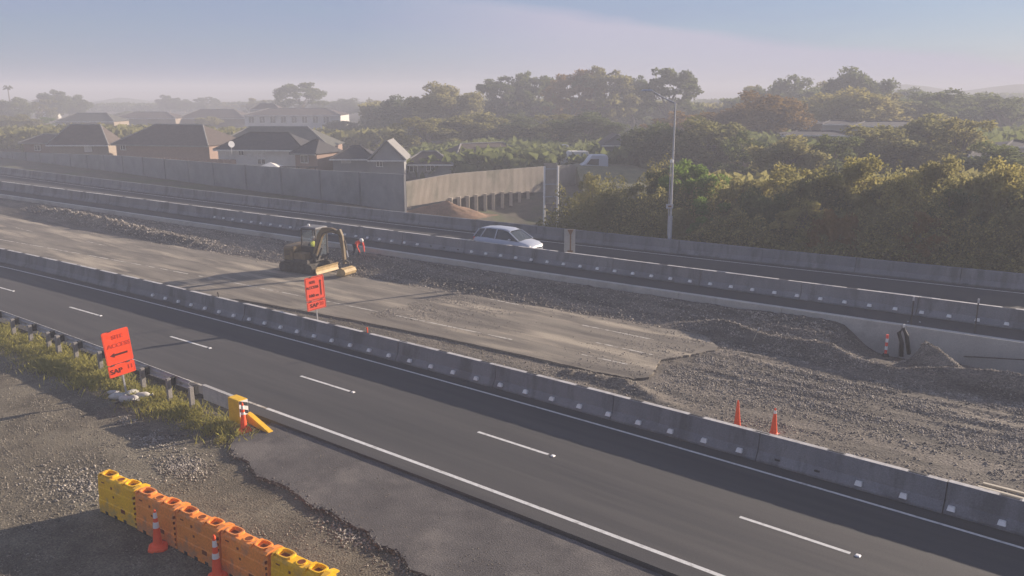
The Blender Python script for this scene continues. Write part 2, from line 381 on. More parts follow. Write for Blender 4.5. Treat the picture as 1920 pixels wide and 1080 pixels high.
# old broken seal between verge and road
pts = [(-8.6, -3.47), (-8.35, -4.2), (-8.5, -4.9), (-8.0, -5.5), (-7.3, -5.85), (-6.6, -5.8), (-6.1, -6.05), (-5.55, -6.22), (-4.6, -6.10), (-3.7, -6.2), (-3.0, -6.35), (-2.2, -6.25), (-1.3, -6.38), (-.7, -6.33), (-.2, -6.62), (.5, -6.5), (1.2, -6.85), (1.9, -6.8), (2.6, -7.2), (3.6, -7.3), (5, -7.8), (7, -8.3), (14, -9), (14, -3.47)]
fine_ = []
for (a, b) in zip(pts[:-1], pts[1:]):
    n = max(1, int(math.dist(a, b) / .12)) if a[0] < 7.5 and a != pts[-2] else 1
    for k in range(n):
        u = k / n; j = .035 if n > 1 and k else 0
        fine_.append((a[0] + (b[0] - a[0]) * u + random.uniform(-j, j), a[1] + (b[1] - a[1]) * u + random.uniform(-j, j)))
fine_.append(pts[-1])
o = MB().prism(fine_, -.35, -.075).build('broken_seal', mat['patch'], None, ROAD); o['kind'] = 'structure'

# work site: stripped carriageway between the two barriers, rough fill, backfilled wall
def seg_d(s, t, a, b):
    ax, ay = a; bx, by = b; dx, dy = bx - ax, by - ay
    u = np.clip(((s - ax) * dx + (t - ay) * dy) / (dx * dx + dy * dy), 0, 1)
    return np.hypot(s - ax - u * dx, t - ay - u * dy), u
def ridge(s, t, pl, wd, hs):
    z = np.zeros_like(s)
    for i in range(len(pl) - 1):
        d, u = seg_d(s, t, pl[i], pl[i + 1]); h = hs[i] * (1 - u) + hs[i + 1] * u
        z = np.maximum(z, h * np.clip(1 - d / wd, 0, 1) ** 1.1)
    return z
def H_site(s, t):
    tw = np.vectorize(T_WALL)(s); tb = np.vectorize(T_B1)(s)
    z = .06 + .03 * fbm(s * 1.5, t * 1.5) + .0 * s
    # backfill against the wall (ends where the wall is exposed on the right)
    toe = 14.6 + .08 * s + .25 * fbm(s * .6, t * 0 + 3) ; crest = tw - .45 + .15 * fbm(s * 1.3, t * 0 + 9)
    up = np.clip((t - toe) / (crest - toe), 0, 1.0)
    ends = 1 - sm(s, 2.0, 4.6)
    z = z + (.62 * up + .07 * fbm(s * 3, t * 3) * (up > 0) + .06 * sm(up, .85, 1) * vn(s * 4, t * 4)) * ends
    # loose base course right of the old slab, in wheel ruts
    lo = sm(s, -2.2, 1.0)
    z = z + lo * (.035 * fbm(s * 4, t * 4) + -.16 * np.abs(fbm(s * .22, t * 2.1, 3)) + .03 * np.sin(t * 7 + 3 * vn(s * .15, t * .3)) * vn(s * .5, t * .6) + .02 * vn(s * 12, t * 12))
    z = z - lo * .10 * sm(t, 4.5, 6.5) * (1 - sm(t, 7, 8.5))
    z = z + lo * .10 * sm(t, 8, 11)
    # spoil ridges
    z = np.maximum(z, .08 + ridge(s, t, [(-3.4, 14.9), (-1.7, 15.0), (-.2, 14.6), (.9, 14.3), (2.4, 14.3), (3.4, 14.2)], 1.25, [.25, .66, .58, .5, .62, .66]) + .05 * fbm(s * 4, t * 4))
    z = np.maximum(z, .02 + ridge(s, t, [(3.3, 14.1), (4.6, 13.5), (6.1, 13.35), (7.6, 13.9), (9.5, 14.4), (14, 14.6)], 1.3, [.70, .55, .5, .75, .85, .6]) + .06 * fbm(s * 3, t * 3))
    z = np.maximum(z, .02 + ridge(s, t, [(6.0, 16.4), (7.0, 15.4), (7.8, 14.4)], 1.2, [1.0, .95, .8]) + .05 * fbm(s * 3, t * 3))
    # trench by the exposed wall
    tr = sm(s, 2.6, 4.6) * sm(t, 15.2, 16.2) * (1 - sm(s, 5.6, 6.4) * (1 - sm(t, 16.6, 17.4)))
    z = z * (1 - tr) + tr * (-.38 + .05 * fbm(s * 3, t * 3))
    # rubble ridge far left
    z = z + ridge(s, t, [(-64, 12.0), (-55, 12.0), (-47, 11.9), (-38, 12.3)], 1.0, [.2, .45, .4, .1]) * (.5 + 1.2 * vn(s * 3, t * 3))
    # shallow grader rim near the slab corner
    z = z + ridge(s, t, [(-3.6, 6.3), (-1.3, 6.5), (1.2, 5.6)], .55, [.16, .18, .05]) * (.5 + vn(s * 5, t * 5))
    return z
ss = np.concatenate([np.arange(-230, -70, 3), np.arange(-70, -12, .4), np.arange(-12, 16, .11), np.arange(16, 46, .8)])
ts = np.arange(0, 1.0001, 1 / 120)
def grid_site():
    s_, u_ = np.meshgrid(ss, ts, indexing='ij')
    a = np.array([T_B1(float(x)) + .3 for x in ss])[:, None]; b = np.array([T_WALL(float(x)) + .05 for x in ss])[:, None]
    t_ = a + (b - a) * u_; z = H_site(s_, t_)
    V = np.stack([s_, t_, z], -1).reshape(-1, 3); n, m = s_.shape
    i = np.arange(n - 1)[:, None] * m + np.arange(m - 1)[None, :]
    Q = np.stack([i, i + m, i + m + 1, i + 1], -1).reshape(-1, 4)
    o = link('site_ground', npmesh('site_ground', V, Q, mat['base'], False), None, ROAD); o['kind'] = 'structure'
grid_site()
# old carriageway slab with its broken end
def lip(s): return 6.95 + .009 * max(s, -28) - .0033 * max(s, -28) ** 2 + (.17 * (s + 28) if s < -28 else 0)
slab = []
for s in np.arange(-230, -28, 4): slab.append((s, min(lip(s), T_B1(s) + .9 if s < -30 else 99)))
slab = [(s, T_B1(s) + .5) for s in np.arange(-230, -26, 4)] + [(-25, T_B1(-25) + 1.0)] + [(s, lip(s) + random.uniform(-.03, .03)) for s in np.arange(-23.5, -3.2, .5)]
_e = [(-2.9, 6.85), (-2.2, 6.95), (-1.35, 7.05), (-1.0, 7.6), (-1.25, 8.5), (-1.7, 9.6), (-1.3, 10.6), (-.9, 11.6), (-.6, 12.4), (-.8, 12.9)]
for (a, b) in zip(_e[:-1], _e[1:]):
    n = max(1, int(math.dist(a, b) / .13))
    for k in range(n): slab.append((a[0] + (b[0] - a[0]) * k / n + random.uniform(-.05, .05), a[1] + (b[1] - a[1]) * k / n + random.uniform(-.04, .04)))
slab += [(s, 14.15 + .079 * s + .12 * math.sin(s * 1.7)) for s in np.arange(-2, -60, -1.0)] + [(-70, 9.8), (-140, 5.0), (-230, -4)]
o = MB().prism(slab, -.2, .165).build('old_road', mat['old_road'], None, ROAD); o['kind'] = 'structure'
SL = curve(8.45, .0325, -.00084, -48)
for a, b in ((-60, -31), (-30.0, -28.6), (-27.3, -21.2), (-19.5, -16), (-14.8, -8), (-4.5, -2.4)):
    ribbon('old_line', off(SL, -.05), off(SL, .05), .170, a, b, 1, mat['white_worn'])
for a, b, t in ((-46.6, -43.7, 8.0), (-57, -54, 7.4), (-13.6, -11.6, 13.0), (-5, -1.6, 10.0), (-7, -3.3, 11.9)):
    ribbon('old_dash', (lambda s, t=t: t), (lambda s, t=t: t + .1), .170, a, b, 1, mat['white_worn'])

# far carriageway on its retaining wall
ribbon('far_carriageway', off(T_WALL, .3), off(T_B3, .8), ZF - .02, -230, 45, 3, mat['asphalt_far'], 1.2)
ribbon('far_edge_line', off(T_B2, .95), off(T_B2, 1.05), ZF - .016, -230, 45, 3, mat['white'])
ribbon('far_edge_line', off(T_B3, -.95), off(T_B3, -.85), ZF - .016, -230, 45, 3, mat['white'])
for k in range(-20, 5):
    a = k * 8.8 + 2.3
    ribbon('far_lane_dash', off(T_B2, 3.7), off(T_B2, 3.8), ZF - .016, a, a + 2.75, 1.4, mat['white'])
wl = empty('retaining_wall', ROAD, 'long low concrete retaining wall below the far carriageway', 'retaining wall')
for k in range(-26, 9):
    s0 = k * 5.0; b = MB()
    b.loft([[(s, T_WALL(s), -.9), (s, T_WALL(s) + .3, -.9), (s, T_WALL(s) + .3, ZF + .012), (s, T_WALL(s), ZF + .012)] for s in (s0 + .012, s0 + 2.5, s0 + 4.988)])
    b.build('wall_panel', mat['concrete_pale'], wl)

# far land: flat suburb ground with the hollow beside the fluted wall
def H_far(x, y): return .85 - 2.3 * np.exp(-(((x - 1.5) / 7) ** 2 + ((y - 75) / 9) ** 2)) + .05 * fbm(x * .3, y * .3)
xs = np.concatenate([np.arange(-3500, -60, 200), np.arange(-60, 60, 1.5), np.arange(60, 3600, 200)])
ys_ = np.arange(0, 1, 1 / 90.) ** 2.4 * 4200
def far_land():
    X, U = np.meshgrid(xs, np.arange(len(ys_)), indexing='ij')
    q = lambda x: W(0, T_B3(0)).y
    # start line: behind the outer barrier, given in world coordinates
    st = np.array([0.0] * len(xs))
    line_s = np.linspace(-230, 45, 120); lw = [W(float(s), T_B3(float(s)) + .75) for s in line_s]
    lx = np.array([p.x for p in lw]); ly = np.array([p.y for p in lw])
    st = np.interp(xs, lx, ly, left=ly[0], right=ly[-1])
    st = np.where(xs < lx[0], ly[0] + (lx[0] - xs) * .9, st); st = np.where(xs > lx[-1], np.maximum(ly[-1] - (xs - lx[-1]) * .6, -200), st)
    Y = st[:, None] + ys_[None, :]
    z = H_far(X, Y); z[:, 0] = .85
    V = np.stack([X, Y, z], -1).reshape(-1, 3); n, m = X.shape
    i = np.arange(n - 1)[:, None] * m + np.arange(m - 1)[None, :]
    Q = np.stack([i, i + m, i + m + 1, i + 1], -1).reshape(-1, 4)
    o = link('terrain', npmesh('terrain', V, Q, mat['soil'], True)); o['kind'] = 'structure'
far_land()
def hill(name, pl, Y, wd, material):
    """a ridge from photographed skyline points, real depth wd"""
    b = MB(); rings = []
    for px, py in pl:
        p = P(px, py, Y); h = p.z - .8
        rings.append([(p.x, Y - wd, .5), (p.x, Y - wd * .45, .8 + h * .6), (p.x, Y, .8 + h), (p.x, Y + wd * .6, .8 + h * .5), (p.x, Y + wd, .5)])
    b.loft(rings, True); o = b.build(name, material, smooth=True); o['kind'] = 'structure'; return o
hill('hill', [(150, 200), (180, 194), (205, 187), (222, 183), (240, 184), (258, 190), (285, 196), (320, 200)], 620, 60, mat['hill'])
hill('hills', [(1540, 195), (1600, 175), (1650, 160), (1700, 158), (1740, 162), (1775, 168), (1810, 170), (1860, 163), (1905, 158), (1960, 156), (2050, 158)], 480, 90, mat['hill'])

# ------------------------------------------------------------------ concrete barriers
PROF = [(-.29, 0), (-.29, .07), (-.15, .30), (-.085, .80), (.085, .80), (.15, .30), (.29, .07), (.29, 0)]
def barrier(name, T, z, s0, s1, label, blocks=(), slots=(), gone=(), mt='concrete', seg=5.0):
    root = empty(name, ROAD, label, 'barrier')
    n = int(round((s1 - s0) / seg))
    for k in range(n):
        a, c = s0 + k * seg + .01, s0 + (k + 1) * seg - .01
        j = random.uniform(-.018, .018)
        b = MB(); b.loft([[(s, T(s) + x + j, z + y) for x, y in PROF] for s in np.linspace(a, c, 4)])
        sg = b.build('barrier_segment', mat[mt], root, bevel=.012, seg=1)
        for s in blocks:
            if a < s < c:
                t = T(s) - .215 + j
                d = s in gone
                q = MB()
                if not d: q.box((s, t - .035, z + .19), (.19, .16, .11), tp=(.8, .5))
                else: q.box((s, t + .005, z + .17), (.15, .05, .08))
                q.build('toe_block', mat['white_plastic'] if not d else mat['dark_slot'], sg)  # white block on the barrier toe, dark plate where one is missing
        for s in slots:
            if a < s < c: MB().box((s, T(s) + j + .0, z + .802), (.42, .075, .014)).build('lifting_slot', mat['dark_slot'], sg)
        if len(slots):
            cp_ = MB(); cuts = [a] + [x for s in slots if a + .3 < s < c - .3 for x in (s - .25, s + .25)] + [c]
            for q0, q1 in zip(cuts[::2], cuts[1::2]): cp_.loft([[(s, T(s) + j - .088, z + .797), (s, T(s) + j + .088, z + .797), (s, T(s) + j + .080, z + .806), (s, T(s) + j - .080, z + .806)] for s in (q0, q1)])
            cp_.build('sunlit_top', mat['top_sunlit'], sg)  # raised strip, paler than the barrier to paint in its sunlit top edge
    return root
# white toe blocks stand 1.14 m apart on the near barrier
blocks1 = [-27.5 + 1.142 * k for k in range(42)]
gone1 = {blocks1[i] for i in (29, 30, 36)}
b1 = barrier('concrete_barrier', T_B1, 0, -195, 40, 'near concrete barrier with white toe blocks between the open lanes and the work site', blocks1, [-190 + 2.12 * k for k in range(107)], gone1)
blocks2 = [-44 + 1.07 * k for k in range(56)]
b2 = barrier('concrete_barrier', T_B2, ZF - .02, -195, 40, 'middle concrete barrier with white toe blocks on the retaining wall behind the work site', blocks2, [-190 + 3.1 * k for k in range(73)], {blocks2[i] for i in (20, 21, 22)})
b3 = barrier('concrete_barrier', T_B3, ZF - .02, -195, 40, 'plain concrete barrier along the far edge of the far carriageway, in front of the trees', mt='concrete')

# ------------------------------------------------------------------ guardrail with yellow end terminal
gr = empty('guardrail', ROAD, 'galvanised guardrail on short posts beside the near lane, ending in a yellow terminal', 'guardrail')
TG = lambda s: -4.22 + .004 * (s + 9) - .0009 * min(s + 15, 0) ** 2
WPROF = [(.0, .40), (.06, .44), (.075, .49), (.01, .545), (.01, .575), (.075, .63), (.06, .68), (.0, .71)]
b = MB(); rings = []
for s in np.arange(-46, -11.3, 1.2):
    r = [(s, TG(s) + x, z) for x, z in WPROF]; rings.append(r + [(q[0], q[1] - .012, q[2]) for q in reversed(r)])
b.loft(rings); b.build('rail', mat['galv_worn'], gr)
posts = [-44, -42.2, -40.4, -38.6, -36.8, -35, -33.2, -31.4, -29.6, -27.8, -26.0, -24.3, -22.6, -21.75, -20.2, -18.2, -16.6, -15.0, -13.2, -11.75]
for i, s in enumerate(posts):
    dk = abs(s + 21.75) < .1
    p = MB().box((s, TG(s) - .30, .2), (.12 if not dk else .2, .16, .98)).build('post', mat['post'], gr, bevel=.01)
    MB().box((s, TG(s) - .12, .55), (.14, .17, .30)).build('blockout', mat['black'], gr, bevel=.012)
# wide end panel and terminal head
e = MB().box((-10.55, TG(-10.5) - .02, .50), (1.75, .07, .50)); e.build('end_panel', mat['galv'], gr, bevel=.01)
MB().box((-10.55, TG(-10.5) - .02, .765), (1.75, .13, .025)).build('panel_cap', mat['concrete_pale'], gr)
hd = MB().box((-9.35, TG(-9.3) - .06, .40), (.62, .34, .80)).build('terminal_head', mat['yellow'], gr, bevel=.02)
MB().box((-9.033, TG(-9.3) - .06, .52), (.01, .32, .52)).build('marker_plate', mat['white_plastic'], hd)
for k in range(2):
    b = MB(); y0 = TG(-9.3) - .06; zc = .42 + k * .26
    b.add([(-9.026, y0 - .155, zc), (-9.026, y0 + .155, zc - .13), (-9.026, y0 + .155, zc - .01), (-9.026, y0 - .155, zc + .12)], [(0, 1, 2, 3)])
    b.build('marker_stripe', mat['black'], hd)
b = MB(); yc = TG(-9) + .12
b.loft([[(s, yc - .09, z0), (s, yc + .09, z0), (s, yc + .09, z1), (s, yc - .09, z1)] for s, z0, z1 in ((-9.1, .05, .30), (-8.95, -.02, .28), (-8.0, -.12, -.02), (-7.9, -.12, -.05))])
b.build('ground_strut', mat['yellow'], gr, bevel=.01)

# ------------------------------------------------------------------ orange signs
def text_mesh(txt, size, name='lettering', bold=.0):
    c = bpy.data.curves.new(name, 'FONT'); c.body = txt; c.size = size; c.align_x = 'CENTER'; c.align_y = 'CENTER'
    c.extrude = .002; c.offset = bold; c.resolution_u = 3
    o = bpy.data.objects.new('tmp', c); COL.objects.link(o)
    me = bpy.data.meshes.new_from_object(o.evaluated_get(bpy.context.evaluated_depsgraph_get()))
    bpy.data.objects.remove(o); return me
def lettering(txt, size, x, z, m, parent, y=-.022, bold=.004, sx=1.0):
    me = text_mesh(txt, size, bold=bold); me.materials.clear(); me.materials.append(m)
    o = link('lettering', me, parent); o.location = (x, y, z); o.rotation_euler = (R(90), 0, 0); o.scale = (sx, 1, 1); return o
def rrect(w_, h_, r=.06, n=4):
    L = []
    for cx_, cz_, a0 in ((w_ / 2 - r, h_ / 2 - r, 0), (-w_ / 2 + r, h_ / 2 - r, 90), (-w_ / 2 + r, -h_ / 2 + r, 180), (w_ / 2 - r, -h_ / 2 + r, 270)):
        for k in range(n + 1): L.append((cx_ + r * math.cos(R(a0 + 90 * k / n)), cz_ + r * math.sin(R(a0 + 90 * k / n))))
    return L
def frame_strip(w_, h_, inset, th, r=.05):
    o_ = rrect(w_ - 2 * inset, h_ - 2 * inset, r); i_ = rrect(w_ - 2 * inset - 2 * th, h_ - 2 * inset - 2 * th, max(r - th, .01)); n = len(o_)
    return MB().add([(x, -.0185, z) for x, z in o_] + [(x, -.0185, z) for x, z in i_], [(k, (k + 1) % n, n + (k + 1) % n, n + k) for k in range(n)])
def sign(px, py, zg, label, w_, h1, h2, clear, ang, roll, fm, texts, arrow, border):
    p = G(px, py, zg)
    root = empty('roadworks_sign', Matrix.Translation(p) @ Matrix.Rotation(R(ang), 4, 'Z') @ Matrix.Rotation(R(roll), 4, 'Y'), label, 'sign')
    MB().box((0, .045, (clear + h1 + h2) / 2), (.055, .055, clear + h1 + h2 - .1)).build('pole', mat['galv_worn'], root)
    MB().box((0, .03, clear + .2), (w_ * .7, .03, .05)).build('crossbar', mat['galv_worn'], root)
    b = MB().side([(x, z + 0) for x, z in rrect(w_, h1)], -.015, .015); bd = b.build('board', fm, root); bd.location = (0, 0, clear + h2 + .03 + h1 / 2)
    frame_strip(w_, h1, .03, .018).build('border', border, bd)
    b = MB().side(rrect(w_, h2, .04), -.015, .015); pl = b.build('number_plate', fm, root); pl.location = (0, 0, clear + h2 / 2)
    frame_strip(w_, h2, .025, .014).build('border', border, pl)
    for x in (-.3, .28): MB().box((x * w_, -.02, h2 / 2 + .012), (.10, .03, .05)).build('clamp', mat['ex_dark'], pl)
    MB().box((-.2 * w_, -.01, h1 / 2 + .0), (.12, .03, .03)).build('clamp', mat['ex_dark'], bd)
    for (tx, sz, x, z, m, q, sx_) in texts: lettering(tx, sz, x, z, m, bd if q == 0 else pl, sx=sx_)
    arrow(bd)
    # folding foot frame
    b = MB(); b.tube([(-.55, -.25, .03), (.55, .25, .03)], .022, 6); b.tube([(-.55, .25, .03), (.55, -.25, .03)], .022, 6)
    f = b.build('foot_frame', mat['ex_dark'], root); f.rotation_euler = (0, R(-roll), 0)
    return root
def arrow_left(bd):
    b = MB().side([(-.30, -.27), (-.16, -.19), (-.16, -.235), (.30, -.235), (.30, -.305), (-.16, -.305), (-.16, -.35)], -.024, -.017); b.build('arrow', mat['ink'], bd)
def arrow_up(bd):
    b = MB().side([(.30, .36), (.365, .28), (.325, .28), (.325, -.36), (.275, -.36), (.275, .28), (.235, .28)], -.024, -.017); b.build('arrow', mat['ink'], bd)
ink, inkf = mat['ink'], mat['ink_faint']
sign(240, 747, -.15, 'bright orange SITE ACCESS sign with left arrow leaning over the guardrail verge',   .93, 1.20, .42, .92, 48, -5, mat['fluo'],
     [('SITE', .20, .05, .36, inkf, 0, 1.1), ('ACCESS', .20, .05, .06, inkf, 0, 1.15), ('SAP', .24, -.20, -.02, ink, 1, 1.1), ('11', .22, .30, .02, inkf, 1, 1)], arrow_left, mat['fluo_dull'])
sign(597, 607, .03, 'smaller red-orange SITE ACCESS 100 m sign standing behind the near concrete barrier', 1.00, 1.10, .42, .70, 46, -3, mat['fluo_dull'],
     [('SITE', .17, -.12, .30, ink, 0, 1), ('ACCESS', .17, -.14, .06, ink, 0, 1.1), ('100 m', .19, -.10, -.32, ink, 0, 1.1), ('SAP', .25, -.12, .0, ink, 1, 1.1), ('20', .24, .27, .02, inkf, 1, 1)], arrow_up, ink)

# sandbags round the foot of the leaning sign
def sandbag(p, rz, L_, w_, h_, label, tilt=0, seed=0):
    r = random.Random(seed); b = MB(); rings = []; n = 10
    for k in range(9):
        u = k / 8 * 2 - 1; e_ = (1 - abs(u) ** 2.6) ** .55 if abs(u) < 1 else 0
        e_ = max(e_, .22); rings.append([(u * L_ / 2 * (1 + .05 * math.sin(q)), math.cos(q) * w_ / 2 * e_ * (1 + r.uniform(-.07, .07)), h_ / 2 + math.sin(q) * h_ / 2 * e_ * (1 + r.uniform(-.08, .08))) for q in [2 * math.pi * j / n for j in range(n)]])
    b.loft(rings); bag = b.build('sandbag', mat['sack'], None, Matrix.Translation(p) @ Matrix.Rotation(rz, 4, 'Z') @ Matrix.Rotation(tilt, 4, 'Y'), smooth=True)
    t = MB().tube([(L_ / 2 - .02, 0, h_ * .5), (L_ / 2 + .04, .01, h_ * .5), (L_ / 2 + .10, .02, h_ * .62)], [.02, .025, .05], 6).build('tied_neck', mat['sack'], bag)
    tag(bag, label, 'sandbag', 'sandbags round the sign foot'); return bag
for i, (px, py, rz, L_, w_, h_, lb, tl) in enumerate([
        (222, 749, .3, .62, .34, .17, 'white sandbag lying left of the sign pole', 0), (237, 755, -.3, .60, .34, .18, 'white sandbag in front of the sign pole, nearest the camera', 0),
        (247, 744, .9, .55, .32, .18, 'pale blue-white sandbag against the right of the sign pole', 0), (268, 748, .1, .52, .33, .18, 'cream sandbag set apart at the right of the sandbag heap', 0),
        (214, 742, .5, .50, .26, .14, 'thin torn sandbag at the left end of the heap', .25), (252, 752, -.8, .5, .3, .15, 'yellowish sandbag between the front and right-hand sandbags', 0)]):
    sandbag(G(px, py, -.17), rz, L_, w_, h_ * 1.45, lb, tl, i)

# ------------------------------------------------------------------ traffic cones
def cone(p, rz, label, h_=1.02, bands=((.66, .80),), lean=(0, 0), foot=.19):
    root = empty('traffic_cone', Matrix.Translation(p) @ Euler((lean[0], lean[1], rz)).to_matrix().to_4x4(), label, 'traffic cone', 'orange traffic cones')
    b = MB(); r = foot + .03
    b.loft([[(x * r * k, y * r * k, z) for x, y in ((-1, -.6), (-.6, -1), (.6, -1), (1, -.6), (1, .6), (.6, 1), (-.6, 1), (-1, .6))] for z, k in ((0, 1), (.05, 1), (.09, .86))])
    b.build('foot', mat['cone'], root)
    R_ = lambda z: .125 * (1 - z) + .028 * z
    b = MB(); b.tube([(0, 0, z) for z in (.08, .14, h_ * .5, h_ - .05, h_)], [.155, R_(.14 / h_), R_(.5), R_(.95), .018], 16); b.build('cone_body', mat['cone'], root, smooth=False)
    for a, c in bands: MB().tube([(0, 0, a * h_), (0, 0, c * h_)], [R_(a) + .004, R_(c) + .004], 16).build('reflective_band', mat['cone_band'], root)
    return root
cone(G(458, 809, -.16), .5, 'orange cone on the verge in front of the yellow guardrail terminal', .98, ((.60, .68), (.78, .90)))
cone(G(1382, 806, -.02), .35, 'left one of two orange cones standing behind the near concrete barrier', 1.0, (), (0, -.03))
cone(G(1450, 818, -.02), .6, 'right one of two orange cones standing behind the near concrete barrier', .93, ((.82, .93),))
cone(G(297, 1028, -.17), .3, 'dim cone in the shade in front of the orange water barriers, left one of two', 1.0, ((.55, .70), (.80, .94)))
cone(G(408, 1085, -.17), .2, 'cone with two white bands in front of the joint between orange water barriers', 1.08, ((.48, .60), (.74, .88)))

# ------------------------------------------------------------------ plastic water-filled barriers
def water_barrier(m):
    L_, W_, H_ = 1.66, .44, 1.0
    root = empty('water_barrier', Matrix(), '', 'water barrier', 'row of plastic water barriers')
    def ring(x, k=1):
        return [(x, -W_ / 2 * k, .0), (x, -W_ / 2 * k, .34), (x, -W_ * .46 * k, .37), (x, -W_ * .455 * k, .70), (x, -W_ * .43 * k, .73), (x, -W_ * .40 * k, H_ - .05), (x, -W_ * .34 * k, H_),
                (x, W_ * .34 * k, H_), (x, W_ * .40 * k, H_ - .05), (x, W_ * .43 * k, .73), (x, W_ * .455 * k, .70), (x, W_ * .46 * k, .37), (x, W_ / 2 * k, .34), (x, W_ / 2 * k, 0)]
    b = MB(); b.loft([ring(.015), ring(.03), ring(L_ / 2), ring(L_ - .03), ring(L_ - .015)])
    body = b.build('body', m, root, bevel=.012)
    # rounded top frames and cross ribs
    def loop(x0, x1, hw, z0, r, tall, nm='top_frame'):
        pts_ = []
        n = 16
        for k in range(n + 1):
            a = 2 * math.pi * k / n; cx_ = (x0 + x1) / 2; rx = (x1 - x0) / 2
            ca, sa = math.cos(a), math.sin(a); q = (abs(ca) ** 4 + abs(sa) ** 4) ** -.25
            pts_.append((cx_ + rx * ca * q, hw * sa * q, z0))
        MB().loft([[(x - 0, y, z) for x, y, z in [(p[0] * 1, p[1], p[2]), ((p[0] - (x0 + x1) / 2) * (1 - r) + (x0 + x1) / 2, p[1] * (1 - r), p[2]), ((p[0] - (x0 + x1) / 2) * (1 - r) + (x0 + x1) / 2, p[1] * (1 - r), p[2] + tall), (p[0], p[1], p[2] + tall)]] for p in pts_], False).build(nm, m, body)
    loop(.10, .52, .155, H_ - .002, .20, .065); loop(1.12, 1.50, .155, H_ - .002, .20, .065)
    for x in (.07, 1.08):
        bb = MB(); bb.loft([[(x - .02, y, H_ - .03), (x + .025, y, H_ - .03), (x + .025, y, H_ + h1), (x - .02, y, H_ + h1)] for y, h1 in ((-.19, .0), (-.15, .05), (0, .065), (.15, .05), (.19, .0))]); bb.build('rib', m, body)
    # hook lip over the next unit
    bb = MB(); bb.loft([[(L_ - .14, y, H_ - .02), (L_ + .02, y, H_ - .02), (L_ + .02, y, H_ + h1), (L_ - .14 + abs(y) * .3, y, H_ + h1)] for y, h1 in ((-.235, .01), (-.18, .055), (0, .075), (.18, .055), (.235, .01))]); bb.build('hook_lip', m, body)
    # filler hole
    MB().tube([(.80, 0, H_ - .01), (.80, 0, H_ + .022)], .12, 18).build('filler_rim', m, body)
    MB().tube([(.80, 0, H_ + .0), (.80, 0, H_ + .026)], .088, 18).build('filler_hole', mat['wb_hole'], body)
    for x0, x1 in ((.19, .41), (1.23, 1.41)): MB().box(((x0 + x1) / 2, 0, H_ + .003), (x1 - x0, .13, .008)).build('recess', mat['wb_hole'], body)
    # forklift and bolt sockets on both sides
    for sd_ in (-1, 1):
        for x, z, a, c in ((.62, .80, .06, .06), (.70, .58, .06, .06), (1.10, .30, .18, .10), (.25, .86, .12, .025)):
            yy = W_ * (.43 if z > .75 else (.457 if z > .36 else .5)) - (0 if z < .75 else .004 * (z - .73) * 40 / 10)
            MB().box((x, sd_ * (yy + .0), z), (a, .012, c)).build('socket', mat['wb_hole'], body)
        for x in (.35, .75, 1.15):
            MB().box((x, sd_ * W_ * .5, .04), (.12, .014, .09)).build('foot_slot', mat['dark_slot'], body)
    for z in np.arange(.12, .9, .14): MB().box((L_ - .035, -W_ * .47, z), (.03, .05, .06)).build('hinge_knuckle', mat['wb_hole'], body)
    return root
wbo, wby = water_barrier(mat['wb_orange']), water_barrier(mat['wb_yellow'])
bpy.context.view_layer.update()
wb0 = ST(G(186, 958, -.16)); wb1 = ST(G(405, 1068, -.16)); wa = math.atan2(wb1[1] - wb0[1], wb1[0] - wb0[0])
wlab = ['yellow water barrier at the far left end of the row', 'orange water barrier coupled to the yellow end unit, behind a dim cone', 'middle orange water barrier of the row, hook lip over the next',
        'orange water barrier beside the cone with two white bands, showing an open filler hole', 'yellow water barrier cut by the bottom of the picture', 'hidden orange water barrier past the yellow one']
for i in range(6):
    s0 = wb0[0] + i * 1.69 * math.cos(wa); t0 = wb0[1] + .22 + i * 1.69 * math.sin(wa)
    src = wby if i in (0, 4) else wbo
    mw = ROAD @ Matrix.Translation((s0, t0, -.16)) @ Matrix.Rotation(wa + random.uniform(-.022, .022), 4, 'Z')
    if i in (0, 1): src.matrix_world = mw; src['label'] = wlab[i]
    elif i < 5: copy_tree(src, mw, wlab[i])

# ------------------------------------------------------------------ people
def person(root, joints, edges, m, name='body', sub=2):
    me = bpy.data.meshes.new(name); me.from_pydata([j[0] for j in joints], edges, []); o = link(name, me, root); me.materials.append(m)
    sk = o.modifiers.new('skin', 'SKIN'); lay = me.skin_vertices[0].data
    for i, j in enumerate(joints): lay[i].radius = (j[1], j[2] if len(j) > 2 else j[1])
    lay[0].use_root = True
    sb = o.modifiers.new('sub', 'SUBSURF'); sb.levels = sb.render_levels = sub; return o
def head(root, p, tilt, hat):
    h_ = MB(); h_.loft([[(math.cos(a) * r + .01 * (r > .05), math.sin(a) * r * .82, z) for a in [2 * math.pi * k / 12 for k in range(12)]] for z, r in ((-.11, .05), (-.07, .075), (-.01, .092), (.05, .095), (.09, .07), (.112, .02))])
    o = h_.build('head', mat['skin'], root, smooth=True); o.location = p; o.rotation_euler = tilt
    MB().box((.098, 0, -.015), (.03, .022, .04), tp=(.4, .7)).build('nose', mat['skin'], o)
    hm = MB(); hm.loft([[(math.cos(a) * r * 1.1, math.sin(a) * r, z) for a in [2 * math.pi * k / 14 for k in range(14)]] for z, r in ((.03, .135), (.045, .118), (.10, .105), (.14, .07), (.155, .02))])
    hm.build('hard_hat', hat, o, smooth=True)
